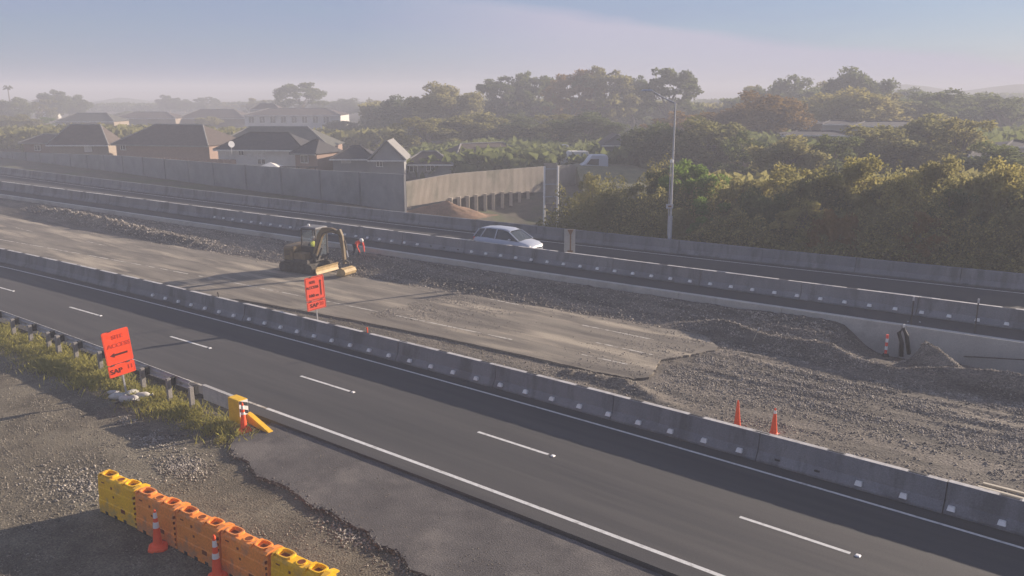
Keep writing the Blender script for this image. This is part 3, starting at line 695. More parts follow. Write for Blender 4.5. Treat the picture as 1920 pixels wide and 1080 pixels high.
def worker_bending(p, rz):
    root = empty('person', loc(p, rz), 'worker in orange hi-vis bending over beside the retaining wall behind the digger bucket', 'person')
    J = [((0, 0, .62), .13), ((.16, 0, .80), .13), ((.36, 0, .92), .155), ((.46, 0, .95), .06),
         ((.40, .19, .90), .06), ((.46, .24, .62), .05), ((.56, .20, .36), .036), ((.60, .19, .27), .045, .022),
         ((.40, -.19, .90), .06), ((.46, -.24, .62), .05), ((.58, -.18, .36), .036), ((.62, -.17, .27), .045, .022)]
    Ed = [(0, 1), (1, 2), (2, 3), (2, 4), (4, 5), (5, 6), (6, 7), (2, 8), (8, 9), (9, 10), (10, 11)]
    person(root, J, Ed, mat['hivis'], 'body')
    L_ = [((0, 0, .64), .14), ((.02, .10, .60), .10), ((.14, .14, .36), .075), ((.02, .15, .08), .05), ((.12, .16, .04), .045), ((.02, -.10, .60), .10), ((.06, -.15, .34), .075), ((-.12, -.16, .08), .05), ((-.02, -.17, .04), .045)]
    person(root, L_, [(0, 1), (1, 2), (2, 3), (3, 4), (0, 5), (5, 6), (6, 7), (7, 8)], mat['navy'], 'trousers')
    head(root, (.56, 0, .98), (0, R(60), 0), mat['cone_band'])
worker_bending(G(668, 479, .72), ANG + R(-5))

# ------------------------------------------------------------------ excavator
def excavator(p, rz):
    root = empty('excavator', loc(p, rz), 'muddy yellow compact excavator with dark cab, boom raised and bucket on the ground', 'excavator')
    Y_, D_ = mat['ex_yellow'], mat['ex_dark']
    for sy in (-1, 1):
        out = []
        for k in range(9): a = R(90 + 180 * k / 8); out.append((-.98 + .27 * math.cos(a), .29 + .27 * math.sin(a)))
        for k in range(9): a = R(-90 + 180 * k / 8); out.append((.98 + .27 * math.cos(a), .29 + .27 * math.sin(a)))
        tr = MB().side(out, sy * .80 - .19, sy * .80 + .19).build('track', mat['track'], root, bevel=.015)
        # lugs round the belt
        import math as _m
        per = []
        for k in range(len(out)):
            a, b_ = Vector((out[k][0], 0, out[k][1])), Vector((out[(k + 1) % len(out)][0], 0, out[(k + 1) % len(out)][1]))
            n = max(1, round((b_ - a).length / .13))
            for j in range(n): per.append((a.lerp(b_, (j + .5) / n), b_ - a))
        for q, d in per:
            MB().box((q.x, sy * .80, q.z), (.06, .36, .05), m=Matrix.Rotation(-math.atan2(d.z, d.x), 4, 'Y')).build('track_lug', mat['track'], tr)
        for x in (-.98, -.5, 0, .5, .98): MB().tube([(x, sy * .80 - .205, .28), (x, sy * .80 + .205, .28)], .20 if abs(x) > .9 else .11, 14).build('roller', D_, tr)
    MB().box((0, 0, .36), (1.5, 1.22, .22)).build('undercarriage', D_, root, bevel=.02)
    bl = MB(); bl.loft([[(x, y, z) for x, z in ((1.52, .06), (1.46, .18), (1.46, .34), (1.54, .46), (1.60, .46), (1.53, .34), (1.53, .18), (1.60, .04))] for y in (-.97, -.5, 0, .5, .97)]); bl.build('dozer_blade', mat['ex_pale'], root)
    for y in (-.4, .4): MB().box((1.15, y, .30), (.75, .10, .12)).build('blade_arm', D_, root)
    MB().tube([(0, 0, .46), (0, 0, .58)], .42, 20).build('slew_ring', D_, root)
    hs = MB().prism([(-1.10, -.62), (-.95, -.85), (.30, -.92), (.85, -.92), (.85, .92), (.30, .92), (-.95, .85), (-1.10, .62)], .58, .80).build('house_deck', D_, root, bevel=.02)
    cw = MB(); rr = []
    for z, k in ((.72, 1.0), (.95, 1.04), (1.42, 1.02), (1.52, .94)):
        rr.append([(x * k, y * (k if k < 1 else 1), z) for x, y in ((-1.10, -.60), (-.90, -.88), (-.25, -.92), (-.25, .92), (-.90, .88), (-1.10, .60))])
    cw.loft(rr); cwo = cw.build('engine_cover', Y_, root, bevel=.03)
    for k in range(4): MB().box((-.62, -.905, 1.02 + .085 * k), (.36, .02, .03)).build('vent_slat', D_, cwo)
    MB().box((.25, -.62, .98), (.85, .50, .40)).build('side_panel', Y_, root, bevel=.03)
    # cab on the left-hand side (towards the barrier), tall with glass all round
    cb = empty('cab', Matrix()); cb.parent = root
    c0 = MB()
    X0, X1, Y0, Y1, Z0, Z1 = -.22, .84, -.08, .90, .80, 2.50
    cor = [(X0, Y0), (X1, Y0), (X1, Y1), (X0, Y1)]
    for x, y in cor: c0.box((x, y, (Z0 + Z1) / 2), (.07, .07, Z1 - Z0))
    for z in (Z0 + .03, Z0 + .62, Z1 - .05):
        c0.box(((X0 + X1) / 2, Y0, z), (X1 - X0, .06, .07)); c0.box(((X0 + X1) / 2, Y1, z), (X1 - X0, .06, .07))
        if z != Z0 + .62: c0.box((X0, (Y0 + Y1) / 2, z), (.06, Y1 - Y0, .07)); c0.box((X1, (Y0 + Y1) / 2, z), (.06, Y1 - Y0, .07))
    c0.box(((X0 + X1) / 2, Y0, Z0 + .32), (X1 - X0 - .05, .03, .55)); c0.box((X0, (Y0 + Y1) / 2, Z0 + .4), (.03, Y1 - Y0 - .05, .75))
    c0.build('cab_frame', D_, cb)
    MB().box(((X0 + X1) / 2, (Y0 + Y1) / 2, Z1 + .04), (X1 - X0 + .14, Y1 - Y0 + .12, .10), tp=(.9, .9)).build('cab_roof', mat['ex_grey'], cb, bevel=.03)
    MB().tube([(X0 + .25, .3, Z1 + .08), (X0 + .25, .3, Z1 + .20)], .07, 10).build('beacon', mat['white_plastic'], cb)
    gl = bpy.data.materials.new('cab_glass'); gl.use_nodes = True; gb = gl.node_tree.nodes['Principled BSDF']
    gb.inputs['Base Color'].default_value = (.18, .22, .24, 1); gb.inputs['Roughness'].default_value = .05; gb.inputs['Alpha'].default_value = .18
    for c, d in (((X1, (Y0 + Y1) / 2, (Z0 + Z1) / 2), (.01, Y1 - Y0 - .08, Z1 - Z0 - .12)), ((X0, (Y0 + Y1) / 2, Z1 - .48), (.01, Y1 - Y0 - .08, .78)),
                 (((X0 + X1) / 2, Y0, Z1 - .55), (X1 - X0 - .08, .01, .98)), (((X0 + X1) / 2, Y1, Z1 - .55), (X1 - X0 - .08, .01, .98))):
        MB().box(c, d).build('cab_window', gl, cb)
    MB().box((.05, .40, 1.25), (.12, .45, .60)).build('seat_back', mat['black'], cb, bevel=.03); MB().box((.25, .40, 1.02), (.42, .45, .12)).build('seat', mat['black'], cb, bevel=.03)
    # boom, stick and bucket
    def boxchain(pts_, w0, hs_, nm, m, par=root):
        rings = []
        for i, (x, z) in enumerate(pts_):
            a = Vector(pts_[max(i - 1, 0)]); c = Vector(pts_[min(i + 1, len(pts_) - 1)]); d = (c - a).normalized(); n = Vector((-d.y, d.x)); h_ = hs_[i] / 2
            rings.append([(x + n.x * h_, yb - w0, z + n.y * h_) for yb in (0,)] + [(x + n.x * h_, w0, z + n.y * h_), (x - n.x * h_, w0, z - n.y * h_), (x - n.x * h_, -w0, z - n.y * h_)])
        b_ = MB(); b_.loft(rings); return b_.build(nm, m, par, bevel=.012)
    bo = boxchain([(.86, .92), (1.10, 1.60), (1.34, 2.22), (1.62, 2.52), (2.20, 2.58), (2.82, 2.46)], .10, [.24, .30, .34, .36, .26, .20], 'boom', Y_)
    bo.location = (0, -.22, 0)
    ar = boxchain([(2.74, 2.66), (2.86, 2.30), (2.96, 1.60), (3.04, .70)], .085, [.16, .26, .20, .15], 'stick', Y_); ar.location = (0, -.22, 0)
    MB().box((.92, -.22, .86), (.24, .36, .46)).build('boom_foot', D_, root, bevel=.02)
    def ram(a, c, nm='hydraulic_ram'):
        a, c = Vector(a), Vector(c); m_ = a.lerp(c, .58)
        q = MB().tube([a, m_], .055, 10).build(nm, D_, root); MB().tube([m_, c], .03, 8).build('ram_rod', mat['chrome'], q)
    ram((1.0, -.22, .74), (1.70, -.22, 2.02)); ram((1.90, -.22, 2.66), (2.72, -.22, 2.60)); ram((3.10, -.22, 2.05), (3.30, -.22, 1.10))
    MB().tube([(.9, -.34, 1.0), (1.6, -.34, 2.35), (2.4, -.34, 2.62), (3.0, -.34, 2.2)], .018, 6).build('hose', mat['black'], root)
    MB().box((3.22, -.22, .84), (.34, .10, .10), m=Matrix.Rotation(R(25), 4, 'Y')).build('bucket_link', D_, root)
    bk = MB()
    prof = [(2.94, .62), (3.12, .72), (3.36, .62), (3.46, .42), (3.40, .20), (3.20, .06), (2.80, .05), (2.80, .09), (3.16, .12), (3.33, .23), (3.39, .42), (3.31, .56), (3.12, .65), (2.97, .57)]
    bk.side(prof, -.82, .38)
    for y in (-.82, .36): bk.side([(2.94, .62), (3.12, .72), (3.36, .62), (3.46, .42), (3.40, .20), (3.20, .06), (2.80, .05)], y, y + .025)
    bko = bk.build('bucket', mat['ex_pale'], root); bko.scale = (1, .85, .72); bko.location = (0, -.03, 0)
    for y in (-.7, -.45, -.2, .05, .28): MB().box((2.74, y, .065), (.14, .06, .04), tp=(.6, .6)).build('bucket_tooth', mat['ex_dark'], bko)
    # operator
    return root
ep = G(576, 506, .165); EXA = ANG + R(11)
ex = excavator(ep, EXA)
def driver(M_):
    root = empty('person', M_, 'seated digger operator in a yellow hi-vis vest inside the cab', 'person')
    J = [((0, 0, .10), .13), ((-.02, 0, .32), .13), ((-.02, 0, .50), .14), ((0, 0, .60), .05), ((0, .20, .50), .055), ((.14, .24, .30), .045), ((.34, .20, .28), .035), ((.40, .19, .29), .04, .02),
         ((0, -.20, .50), .055), ((.14, -.24, .30), .045), ((.34, -.20, .28), .035), ((.40, -.19, .29), .04, .02)]
    person(root, J, [(0, 1), (1, 2), (2, 3), (2, 4), (4, 5), (5, 6), (6, 7), (2, 8), (8, 9), (9, 10), (10, 11)], mat['hivis_y'])
    L_ = [((0, 0, .08), .13), ((.10, .10, .08), .085), ((.42, .12, .10), .065), ((.46, .12, -.18), .045), ((.54, .12, -.19), .04), ((.10, -.10, .08), .085), ((.42, -.12, .10), .065), ((.46, -.12, -.18), .045), ((.54, -.12, -.19), .04)]
    person(root, L_, [(0, 1), (1, 2), (2, 3), (3, 4), (0, 5), (5, 6), (6, 7), (7, 8)], mat['navy'], 'trousers')
    head(root, (.03, 0, .76), (0, 0, 0), mat['cone_band'])
driver(loc(ep, EXA) @ Matrix.Translation((.22, .40, 1.08)))

# ------------------------------------------------------------------ cars
def car_proto():
    root = empty('car', Matrix(), '', 'car', 'cars on the far carriageway')
    L_ = 4.15
    st = [(-2.08, .45, .62, .70, .80), (-2.02, .32, .78, .92, .85), (-1.75, .22, .84, 1.00, .88), (-1.0, .18, .86, 1.00, .88), (0, .18, .87, .97, .88), (.75, .18, .87, .95, .88), (1.2, .20, .86, .92, .88), (1.75, .22, .82, .82, .86), (2.02, .30, .70, .68, .80), (2.10, .42, .55, .55, .74)]
    rings = []
    for x, zb, hw, zt, _ in st:
        rings.append([(x, -hw * .92, zb), (x, -hw, zb + .15), (x, -hw * 1.02, (zb + zt) / 2), (x, -hw * .96, zt - .05), (x, -hw * .78, zt + .01), (x, 0, zt + .04), (x, hw * .78, zt + .01), (x, hw * .96, zt - .05), (x, hw * 1.02, (zb + zt) / 2), (x, hw, zb + .15), (x, hw * .92, zb)])
    body = MB().loft(rings).build('body', mat['car'], root, smooth=True)
    def gh(s_, zt_, nm, m, top=True):
        pr = [(-1.98, .98, .70), (-1.62, 1.46, .60), (-.9, 1.53, .60), (.1, 1.52, .60), (.55, 1.40, .60), (1.25, .96, .72)]
        rg = [[(x, -.80 * (.98 if i in (0, 5) else 1), .93), (x, -w_ * s_ * (1.0), z - .03), (x, 0, z), (x, w_ * s_, z - .03), (x, .80 * (.98 if i in (0, 5) else 1), .93)] for i, (x, z, w_) in enumerate(pr)]
        return MB().loft(rg).build(nm, m, root, smooth=False)
    gh(1.0, 0, 'cabin_glass', mat['glass'])
    # roof skin and pillars
    rf = MB(); rf.loft([[(x, -w_, z - .035), (x, -w_ * .7, z + .012), (x, w_ * .7, z + .012), (x, w_, z - .035)] for x, z, w_ in ((-1.66, 1.46, .62), (-.9, 1.535, .62), (.1, 1.525, .62), (.5, 1.43, .62))], False); rf.build('roof', mat['car'], root, smooth=True)
    for sy in (-1, 1):
        for a, c in (((-1.70, sy * .64, 1.42), (-1.98, sy * .80, .98)), ((-1.2, sy * .625, 1.47), (-1.45, sy * .82, .98)), ((-.35, sy * .625, 1.49), (-.40, sy * .83, .96)), ((.50, sy * .62, 1.40), (1.25, sy * .76, .95))):
            MB().tube([a, c], .035, 6).build('pillar', mat['car'], root)
        for x in (-1.3, 1.32):
            wh = MB().tube([(x, sy * .70, .32), (x, sy * .885, .32)], .32, 20).build('tyre', mat['black'], root)
            MB().tube([(x, sy * .87, .32), (x, sy * .893, .32)], .20, 14).build('rim', mat['galv'], wh)
        MB().box((1.93, sy * .58, .66), (.22, .26, .12), tp=(.6, .8)).build('headlight', mat['lamp'], root, bevel=.02)
        MB().box((-1.99, sy * .66, .82), (.10, .20, .20)).build('tail_light', mat['hivis'], root)
        MB().box((.72, sy * .93, 1.00), (.12, .16, .10)).build('mirror', mat['car'], root, bevel=.03)
    MB().box((2.06, 0, .46), (.06, .9, .16)).build('grille', mat['black'], root)
    return root
cp = car_proto(); bpy.context.view_layer.update()
c1 = W(*ST(G(962, 452, ZF + .75))[:1] + (0,)) if False else None
sc_, tc_ = ST(G(960, 478, ZF))
cp.matrix_world = loc(W(-18.0, T_B2(-18) + 1.4, ZF - .015), ANG + R(4)); cp['label'] = 'silver hatchback driving right behind the middle barrier'



# ------------------------------------------------------------------ white plate on the middle barrier
sb = W(-16.0, T_B2(-16.0), ZF + .72)
vb = empty('barrier_sign', loc(G(1068, 468, ZF + .85), ANG + R(38)), 'pale board seen from behind, bracketed on the middle barrier', 'sign')
MB().box((0, 0, .38), (.62, .03, 1.55)).build('board', mat['concrete_pale'], vb)
MB().box((.04, -.05, .38), (.07, .06, 1.5)).build('mounting_post', mat['clay'], vb)
for z in (-.18, 1.0): MB().side([(-.14, z + .14), (.20, z + .14), (.06, z - .16), (.0, z - .16)], -.085, -.02).build('bracket', mat['clay'], vb)

# ------------------------------------------------------------------ lamp post
def off_barrier(px, off_):
    lo, hi = 20.0, 90.0
    for _ in range(40):
        Y = (lo + hi) / 2; s_, t_ = ST(P(px, 440, Y))
        if t_ - T_B3(s_) < off_: lo = Y
        else: hi = Y
    return P(px, 440, hi)
lp = off_barrier(1256, .75); lp.z = .85
lr = empty('street_lamp', loc(lp), 'tall thin galvanised street lamp behind the far barrier with arm to the left', 'street lamp')
topz = P(1265, 192, lp.y).z - .85
MB().tube([(0, 0, 0), (0, 0, 2.2), (0, 0, 2.25), (0, 0, topz)], [.13, .12, .075, .045], 12).build('mast', mat['galv'], lr, smooth=False)
aL = P(1213, 169, lp.y) - lp; aM = P(1240, 181, lp.y) - lp
MB().tube([(0, 0, topz - .05), (aM.x, .1, aM.z), (aL.x + .35, .2, aL.z - .04)], [.045, .04, .035], 8).build('arm', mat['galv'], lr)
lum = MB().box((aL.x + .05, .2, aL.z), (.75, .24, .10), tp=(.7, .6)).build('luminaire', mat['galv'], lr, bevel=.02)
cz = P(1258, 302, lp.y).z - .85
MB().tube([(-.10, -.12, cz - .08), (-.10, -.12, cz + .10)], .10, 10).build('camera_node', mat['white_plastic'], lr)
MB().tube([(-.14, .02, 1.0), (-.13, .02, cz)], .028, 6).build('cable_duct', mat['galv_worn'], lr)
bz = P(1254, 386, lp.y).z - .85
MB().box((-.12, -.16, bz), (.42, .14, .26)).build('control_box', mat['galv'], lr)
MB().box((-.12, -.235, bz), (.2, .01, .10)).build('box_label', mat['clay'], lr)

# ------------------------------------------------------------------ noise wall and fluted wall
nw = empty('noise_wall', Matrix(), 'tall plain blue-grey noise wall running behind the far barrier on the left', 'noise wall')
nwp = [(-160, 279, 205), (0, 284, 128), (230, 292, 103), (400, 305, 89), (600, 319, 77.5), (758, 327, 69.9)]
tp_ = [P(px, py, Y) for px, py, Y in nwp]
for a, c in zip(tp_[:-1], tp_[1:]):
    n = max(1, int((a - c).length / 4.5)); d = (c - a); ux = Vector((d.x, d.y, 0)).normalized(); nn = Vector((ux.y, -ux.x, 0))
    for k in range(n):
        p, q = a.lerp(c, k / n), a.lerp(c, (k + 1) / n); e_ = ux * .02
        MB().loft([[(v.x - nn.x * .07, v.y - nn.y * .07, -.5), (v.x + nn.x * .07, v.y + nn.y * .07, -.5), (v.x + nn.x * .07, v.y + nn.y * .07, v.z), (v.x - nn.x * .07, v.y - nn.y * .07, v.z)] for v in (p + e_, q - e_)]).build('wall_panel', mat['nwall'], nw)
        MB().box((q.x + nn.x * .02, q.y + nn.y * .02, (q.z - .5) / 2 + .02), (.16, .22, q.z + .5), rz=math.atan2(ux.y, ux.x)).build('wall_post', mat['concrete'], nw)
fw = empty('fluted_wall', Matrix(), 'ribbed tan noise wall standing on dark bays, running away from the end of the blue-grey wall', 'noise wall')
fl = [(761, 341, 388, 70.2), (845, 326, 374, 75.5), (942, 318, 363, 81.5), (1018, 312, 360, 86.5), (1052, 310, 356, 89.5), (1084, 308, 352, 92)]
def flut(px):
    return [np.interp(px, [f[0] for f in fl], [f[j] for f in fl]) for j in (1, 2, 3)]
nb = 24
for k in range(nb):
    x0, x1 = 761 + (1084 - 761) * k / nb, 761 + (1084 - 761) * (k + 1) / nb
    y0, b0, Y0 = flut(x0); y1, b1_, Y1 = flut(x1)
    A, B = P(x0, y0, Y0), P(x1, y1, Y1); za, zb_ = P(x0, b0, Y0).z, P(x1, b1_, Y1).z
    ux = Vector((B.x - A.x, B.y - A.y, 0)); L_ = ux.length; ux.normalize(); nn = Vector((ux.y, -ux.x, 0))
    b = MB(); n = 6
    poly = []
    for j in range(n):
        u0, u1, u2, u3 = (j + .0) / n, (j + .45) / n, (j + .5) / n, (j + .95) / n
        for u, dd in ((u0, .07), (u1, .07), (u2, .0), (u3, .0)): poly.append((u, dd))
    poly.append((1, .07))
    fr = [A + ux * L_ * u + nn * dd for u, dd in poly]; bk_ = [A + ux * L_ * u - nn * .12 for u, dd in reversed(poly)]
    ring = fr + bk_; uu = [u for u, _ in poly] + [u for u, _ in reversed(poly)]
    b.loft([[(v.x, v.y, za + (zb_ - za) * u) for v, u in zip(ring, uu)], [(v.x, v.y, A.z + (B.z - A.z) * u) for v, u in zip(ring, uu)]])
    b.build('ribbed_panel', mat['fluted'], fw)
pls = [845, 861, 877, 893, 910, 925, 942, 958, 974, 990]
for px in pls:
    y0, b0, Y0 = flut(px); A = P(px, b0, Y0)
    MB().box((A.x, A.y - .25, (A.z - 2.2) / 2 + .1), (.30, .40, A.z + 2.4)).build('pile', mat['pile'], fw)
y0, b0, Y0 = flut(835); a_ = P(835, b0, Y0); y0, b0, Y0 = flut(1000); c_ = P(1000, b0, Y0)
for k in range(10):
    v0, v1 = a_.lerp(c_, k / 10), a_.lerp(c_, (k + 1) / 10)
    MB().loft([[(v.x, v.y + .75, -2.4), (v.x + .1, v.y + .9, -2.4), (v.x + .1, v.y + .9, v.z + .1), (v.x, v.y + .75, v.z + .1)] for v in (v0, v1)]).build('bay_lagging', mat['ex_dark'], fw)
o = MB().box((0, 0, .42), (.5, .4, .8)).build('utility_box', mat['white_plastic'], None, loc(G(764, 387, 1) + Vector((0, 0, -.2)), ANG), bevel=.02)
tag(o, 'small white cabinet at the corner where the two noise walls meet', 'cabinet')
# two thick posts carrying a tall panel
gp = G(1033, 421, ZF); gp.z = .2
gs = empty('large_road_sign', loc(gp, ANG + R(40)), 'tall board on two white posts seen from behind, rising above the far barrier', 'sign')
hh = P(1033, 309, gp.y).z - .2
for x in (-.50, .46): MB().tube([(x, 0, -.6), (x, 0, hh - .1)], .075, 10).build('post', mat['white_plastic'], gs)
MB().box((-.05, .12, hh - 1.35), (.95, .04, 2.9)).build('board', mat['pile'], gs)
for z in (.3, 1.4, 2.3): MB().box((-.05, .07, hh - z), (1.1, .05, .08)).build('rail', mat['galv'], gs)

# soil heap
b = MB(); n = 40
for i in range(n):
    for j in range(16): pass
c_ = G(838, 394, ZF)
def heap(name, c, rx, ry, h_, m, ang, seed):
    g = np.linspace(-1, 1, 40); X, Y = np.meshgrid(g, g, indexing='ij'); r = np.sqrt(X ** 2 + Y ** 2)
    Z = h_ * np.clip(1 - r, 0, 1) ** .8 * (1 + .5 * fbm(X * 3 + seed, Y * 3)) + .06 * fbm(X * 9, Y * 9 + seed) - .15
    V = np.stack([X * rx, Y * ry, Z], -1).reshape(-1, 3); i = np.arange(39)[:, None] * 40 + np.arange(39)[None, :]
    return link(name, npmesh(name, V, np.stack([i, i + 40, i + 41, i + 1], -1).reshape(-1, 4), m, True), None, loc(c, ang))
h1 = heap('soil_heap', c_ + Vector((0, 0, -.15)), 3.8, 2.2, .95, mat['clay'], ANG, 2); tag(h1, 'smooth orange-brown soil heap behind the far barrier under the ribbed wall', 'soil heap')

# ------------------------------------------------------------------ bits on the work site
for i, (pa, pb, lb) in enumerate([((1830, 912, .1), (1990, 948, .1), 'pale timber plank behind the barrier at the right edge, upper one'), ((1842, 908, .2), (1990, 938, .2), 'pale timber plank behind the barrier at the right edge, lying across the lower one')]):
    pass
for i, (s0, t0, lb) in enumerate([(12.0, T_B1(12) + .55, 'pale timber plank nearest the barrier at the right edge of the site'), (12.2, T_B1(12) + .95, 'second pale timber plank, just beyond the one nearest the barrier')]):
    a = G(*((1833, 913), (1843, 907))[i], .1) ; a2 = G(*((1925, 938), (1925, 928))[i], .1); dd = a2 - a; pang = math.atan2(dd.y, dd.x); o = MB().box((1.9, 0, .0), (3.8, .11, .08)).build('timber_plank', mat['timber'], None, loc(a, pang), bevel=.006); tag(o, lb, 'plank', 'planks behind the near barrier')
def stake(px, py, z, h_, r, lb, m='post', lean=0, cat='post'):
    p = G(px, py, z); root = empty('marker_post', Matrix.Translation(p) @ Matrix.Rotation(lean, 4, 'Y'), lb, cat, 'thin posts by the exposed wall')
    MB().tube([(0, 0, 0), (0, 0, h_)], r, 8).build('shaft', mat[m], root); MB().tube([(0, 0, h_ - .14), (0, 0, h_ + .02)], r + .012, 8).build('collar', mat['galv'], root); return root
stake(1703, 655, -.1, 2.25, .03, 'tall thin post in front of the exposed wall, left one', 'ex_dark')
stake(1820, 682, -.35, 2.7, .03, 'tall thin post in front of the exposed wall, right one carrying a pipe', 'ex_dark')
stake(1719, 655, -.2, 1.2, .02, 'short thin post just right of the left tall post', 'ex_dark')
stake(1697, 650, -.1, 1.1, .018, 'short thin post just left of the left tall post', 'galv_worn')
stake(1412, 640, .35, .62, .012, 'thin leaning survey peg on the gravel ridge', 'timber', .35, 'survey peg')
pa, pb = G(1806, 668, .1), W(11.5, 17.0, .9)
o = MB().tube([pa, pb], .025, 8).build('pipe', mat['ex_dark']); tag(o, 'thin dark pipe sloping up to the right against the exposed concrete wall', 'pipe')
# banded delineator tube
dp = empty('delineator', loc(G(1660, 668, -.1)), 'magenta and white banded delineator tube at the dark mouth of the trench', 'delineator')
for k in range(5): MB().tube([(0, 0, .12 + k * .16), (0, 0, .28 + k * .16)], .055, 10).build('white_band' if k % 2 else 'red_band', mat['white_plastic'] if k % 2 else mat['hivis'], dp)
MB().tube([(0, 0, 0), (0, 0, .12)], [.16, .10], 12).build('foot', mat['black'], dp)
hp = empty('bent_hose', loc(G(1690, 668, -.1)), 'black bent suction hose rising out of the trench beside the delineator', 'hose')
MB().tube([(0, 0, 0), (-.05, 0, .6), (-.2, 0, 1.0), (-.05, 0, 1.2), (.12, 0, .9), (.3, 0, .1)], .085, 10).build('hose_body', mat['black'], hp, smooth=True)
MB().tube([(-.02, 0, 1.2), (-.02, 0, 1.36)], .045, 8).build('hose_cap', mat['white_plastic'], hp)
for px, py, lb in ((675, 628, 'tiny orange reflector post on the near barrier top, right of the orange sign'), (395, 560, 'tiny dark reflector post on the near barrier top, left of the orange sign')):
    s_, t_ = ST(G(px, py, .8)); q = empty('barrier_reflector', loc(W(s_, T_B1(s_), .80), ANG), lb, 'reflector')
    MB().box((0, 0, .10), (.05, .03, .20)).build('stem', mat['cone'] if px > 600 else mat['ex_dark'], q); MB().box((0, -.02, .2), (.08, .02, .09)).build('reflector_face', mat['cone'] if px > 600 else mat['ex_dark'], q)

# ------------------------------------------------------------------ loose stones (nobody could count them)
def stones(name, pos, size, m, label):
    n = len(pos)
    o = np.array([[1, 0, 0], [-1, 0, 0], [0, 1, 0], [0, -1, 0], [0, 0, 1], [0, 0, -.6]], float)
    F_ = np.array([[0, 2, 4], [2, 1, 4], [1, 3, 4], [3, 0, 4], [2, 0, 5], [1, 2, 5], [3, 1, 5], [0, 3, 5]])
    a = rng.random(n) * 6.28; ca, sa = np.cos(a), np.sin(a)
    sc = size[:, None] * (.6 + .8 * rng.random((n, 3))); v = o[None] * sc[:, None, :] * (1 + .3 * (rng.random((n, 6, 1)) - .5))
    tl = (rng.random((n, 1)) - .5) * 1.2; v[:, :, 2] += v[:, :, 0] * tl
    x = v[:, :, 0] * ca[:, None] - v[:, :, 1] * sa[:, None]; y = v[:, :, 0] * sa[:, None] + v[:, :, 1] * ca[:, None]
    V = np.stack([x, y, v[:, :, 2]], -1) + pos[:, None, :]
    Q = F_[None] + (np.arange(n) * 6)[:, None, None]
    ob = link(name, npmesh(name, V.reshape(-1, 3), Q.reshape(-1, 3), m), None, ROAD); tag(ob, label, None, None, 'stuff'); return ob
def scatter(n, s0, s1, t0, t1, keep, H):
    s = rng.uniform(s0, s1, n); t = rng.uniform(t0, t1, n); k = keep(s, t); s, t = s[k], t[k]
    return np.stack([s, t, H(s, t)], -1)
edge_t = np.interp
def near_keep(s, t):
    ex_ = np.array([q[0] for q in pts[3:-2]]); ey = np.array([q[1] for q in pts[3:-2]])
    out = (t < np.interp(s, ex_, ey) - .02) | (s < -8.6)
    d = vn(s * .55 + 4, t * .55) * .75 + vn(s * 2, t * 2) * .5
    return out & (t < -4.3) & (rng.random(len(s)) < np.clip((d - .38) * 1.9, .07, 1))
p_ = scatter(60000, -24, 5, -13.5, -4.2, near_keep, H_near)
stones('loose_gravel', p_, .010 + .022 * rng.random(len(p_)) ** 2.2, mat['stone'], 'loose pale gravel scattered over the near verge')
clus = []
for (px, py, r_, n_) in ((340, 872, .55, 900), (295, 825, .5, 500), (700, 985, .3, 260), (150, 905, .9, 700), (1050, 1000, .0, 0), (240, 790, .3, 150), (820, 1060, .8, 900), (660, 1000, .5, 400)):
    s_, t_ = ST(G(px, py, -.15))
    a = rng.normal(size=(n_, 2)) * r_ * np.array([1, .6]); ss_, tt_ = s_ + a[:, 0], t_ + a[:, 1]
    clus.append(np.stack([ss_, tt_, H_near(ss_, tt_) + .01], -1))
cl = np.concatenate(clus); stones('gravel_heaps', cl, .018 + .03 * rng.random(len(cl)) ** 2, mat['stone_dk'], 'thicker patches of dark loose stones on the verge')
n_ = 420; ss_ = rng.uniform(-8, 4, n_); tt_ = np.interp(ss_, [q[0] for q in pts[:-2]], [q[1] for q in pts[:-2]]) + rng.normal(size=n_) * .08
stones('crumbled_seal', np.stack([ss_, tt_, np.full(n_, -.085)], -1), .018 + .035 * rng.random(n_) ** 2, mat['patch'], 'crumbs of broken seal along its ragged edge')
def patch_keep(s, t): return (t > np.interp(s, [q[0] for q in pts[3:-2]], [q[1] for q in pts[3:-2]])) & (rng.random(len(s)) < np.clip((vn(s * .9, t * .9) - .5) * 1.6, .03, 1))
p_ = scatter(9000, -8, 7, -8, -3.6, patch_keep, lambda s, t: np.full_like(s, -.073))
stones('seal_grit', p_, .006 + .014 * rng.random(len(p_)) ** 2, mat['stone'], 'grit lying on the broken seal')
def site_keep(s, t):
    d = vn(s * .25, t * 1.6) * .8 + vn(s * 1.2 + 9, t * 2.5) * .5
    right = (s > -1.1 + .8 * (vn(t * 1.3, s * 0) - .5)) | (t < 6.8) & (s > -5)
    dens = np.where(t < 8, .35, 1.0) * np.clip((d - .42) * 2.6, .06, 1)
    dens = dens * np.where(s < -1, .5, 1)
    return right & (t > 4.2) & (t < 17) & (rng.random(len(s)) < dens)
p_ = scatter(150000, -6, 15, 4.1, 17.2, site_keep, H_site)
stones('base_course_stones', p_, .012 + .036 * rng.random(len(p_)) ** 2, mat['stone_dk'], 'coarse crushed stone spread over the right half of the work site')
def slab_keep(s, t): return (rng.random(len(s)) < np.clip(((s + 7) / 6) ** 2 * 1.2 * (vn(s * .8, t * 1.4) - .25), .004, 1)) & (s < -1.2) & (t < 14.0 + .08 * s)
p_ = scatter(26000, -16, -.9, 7.05, 14.2, slab_keep, lambda s, t: np.full_like(s, .167))
stones('slab_dirt', p_, .008 + .03 * rng.random(len(p_)) ** 2.2, mat['stone_dk'], 'dirt and stones dragged over the broken end of the old road')
p_ = scatter(5000, -60, -2, 9.5, 14.3, lambda s, t: (t < 14.2 + .08 * s) & (rng.random(len(s)) < np.clip(1 - (14.2 + .08 * s - t) / .9, 0, 1) * .9), lambda s, t: np.full_like(s, .167))
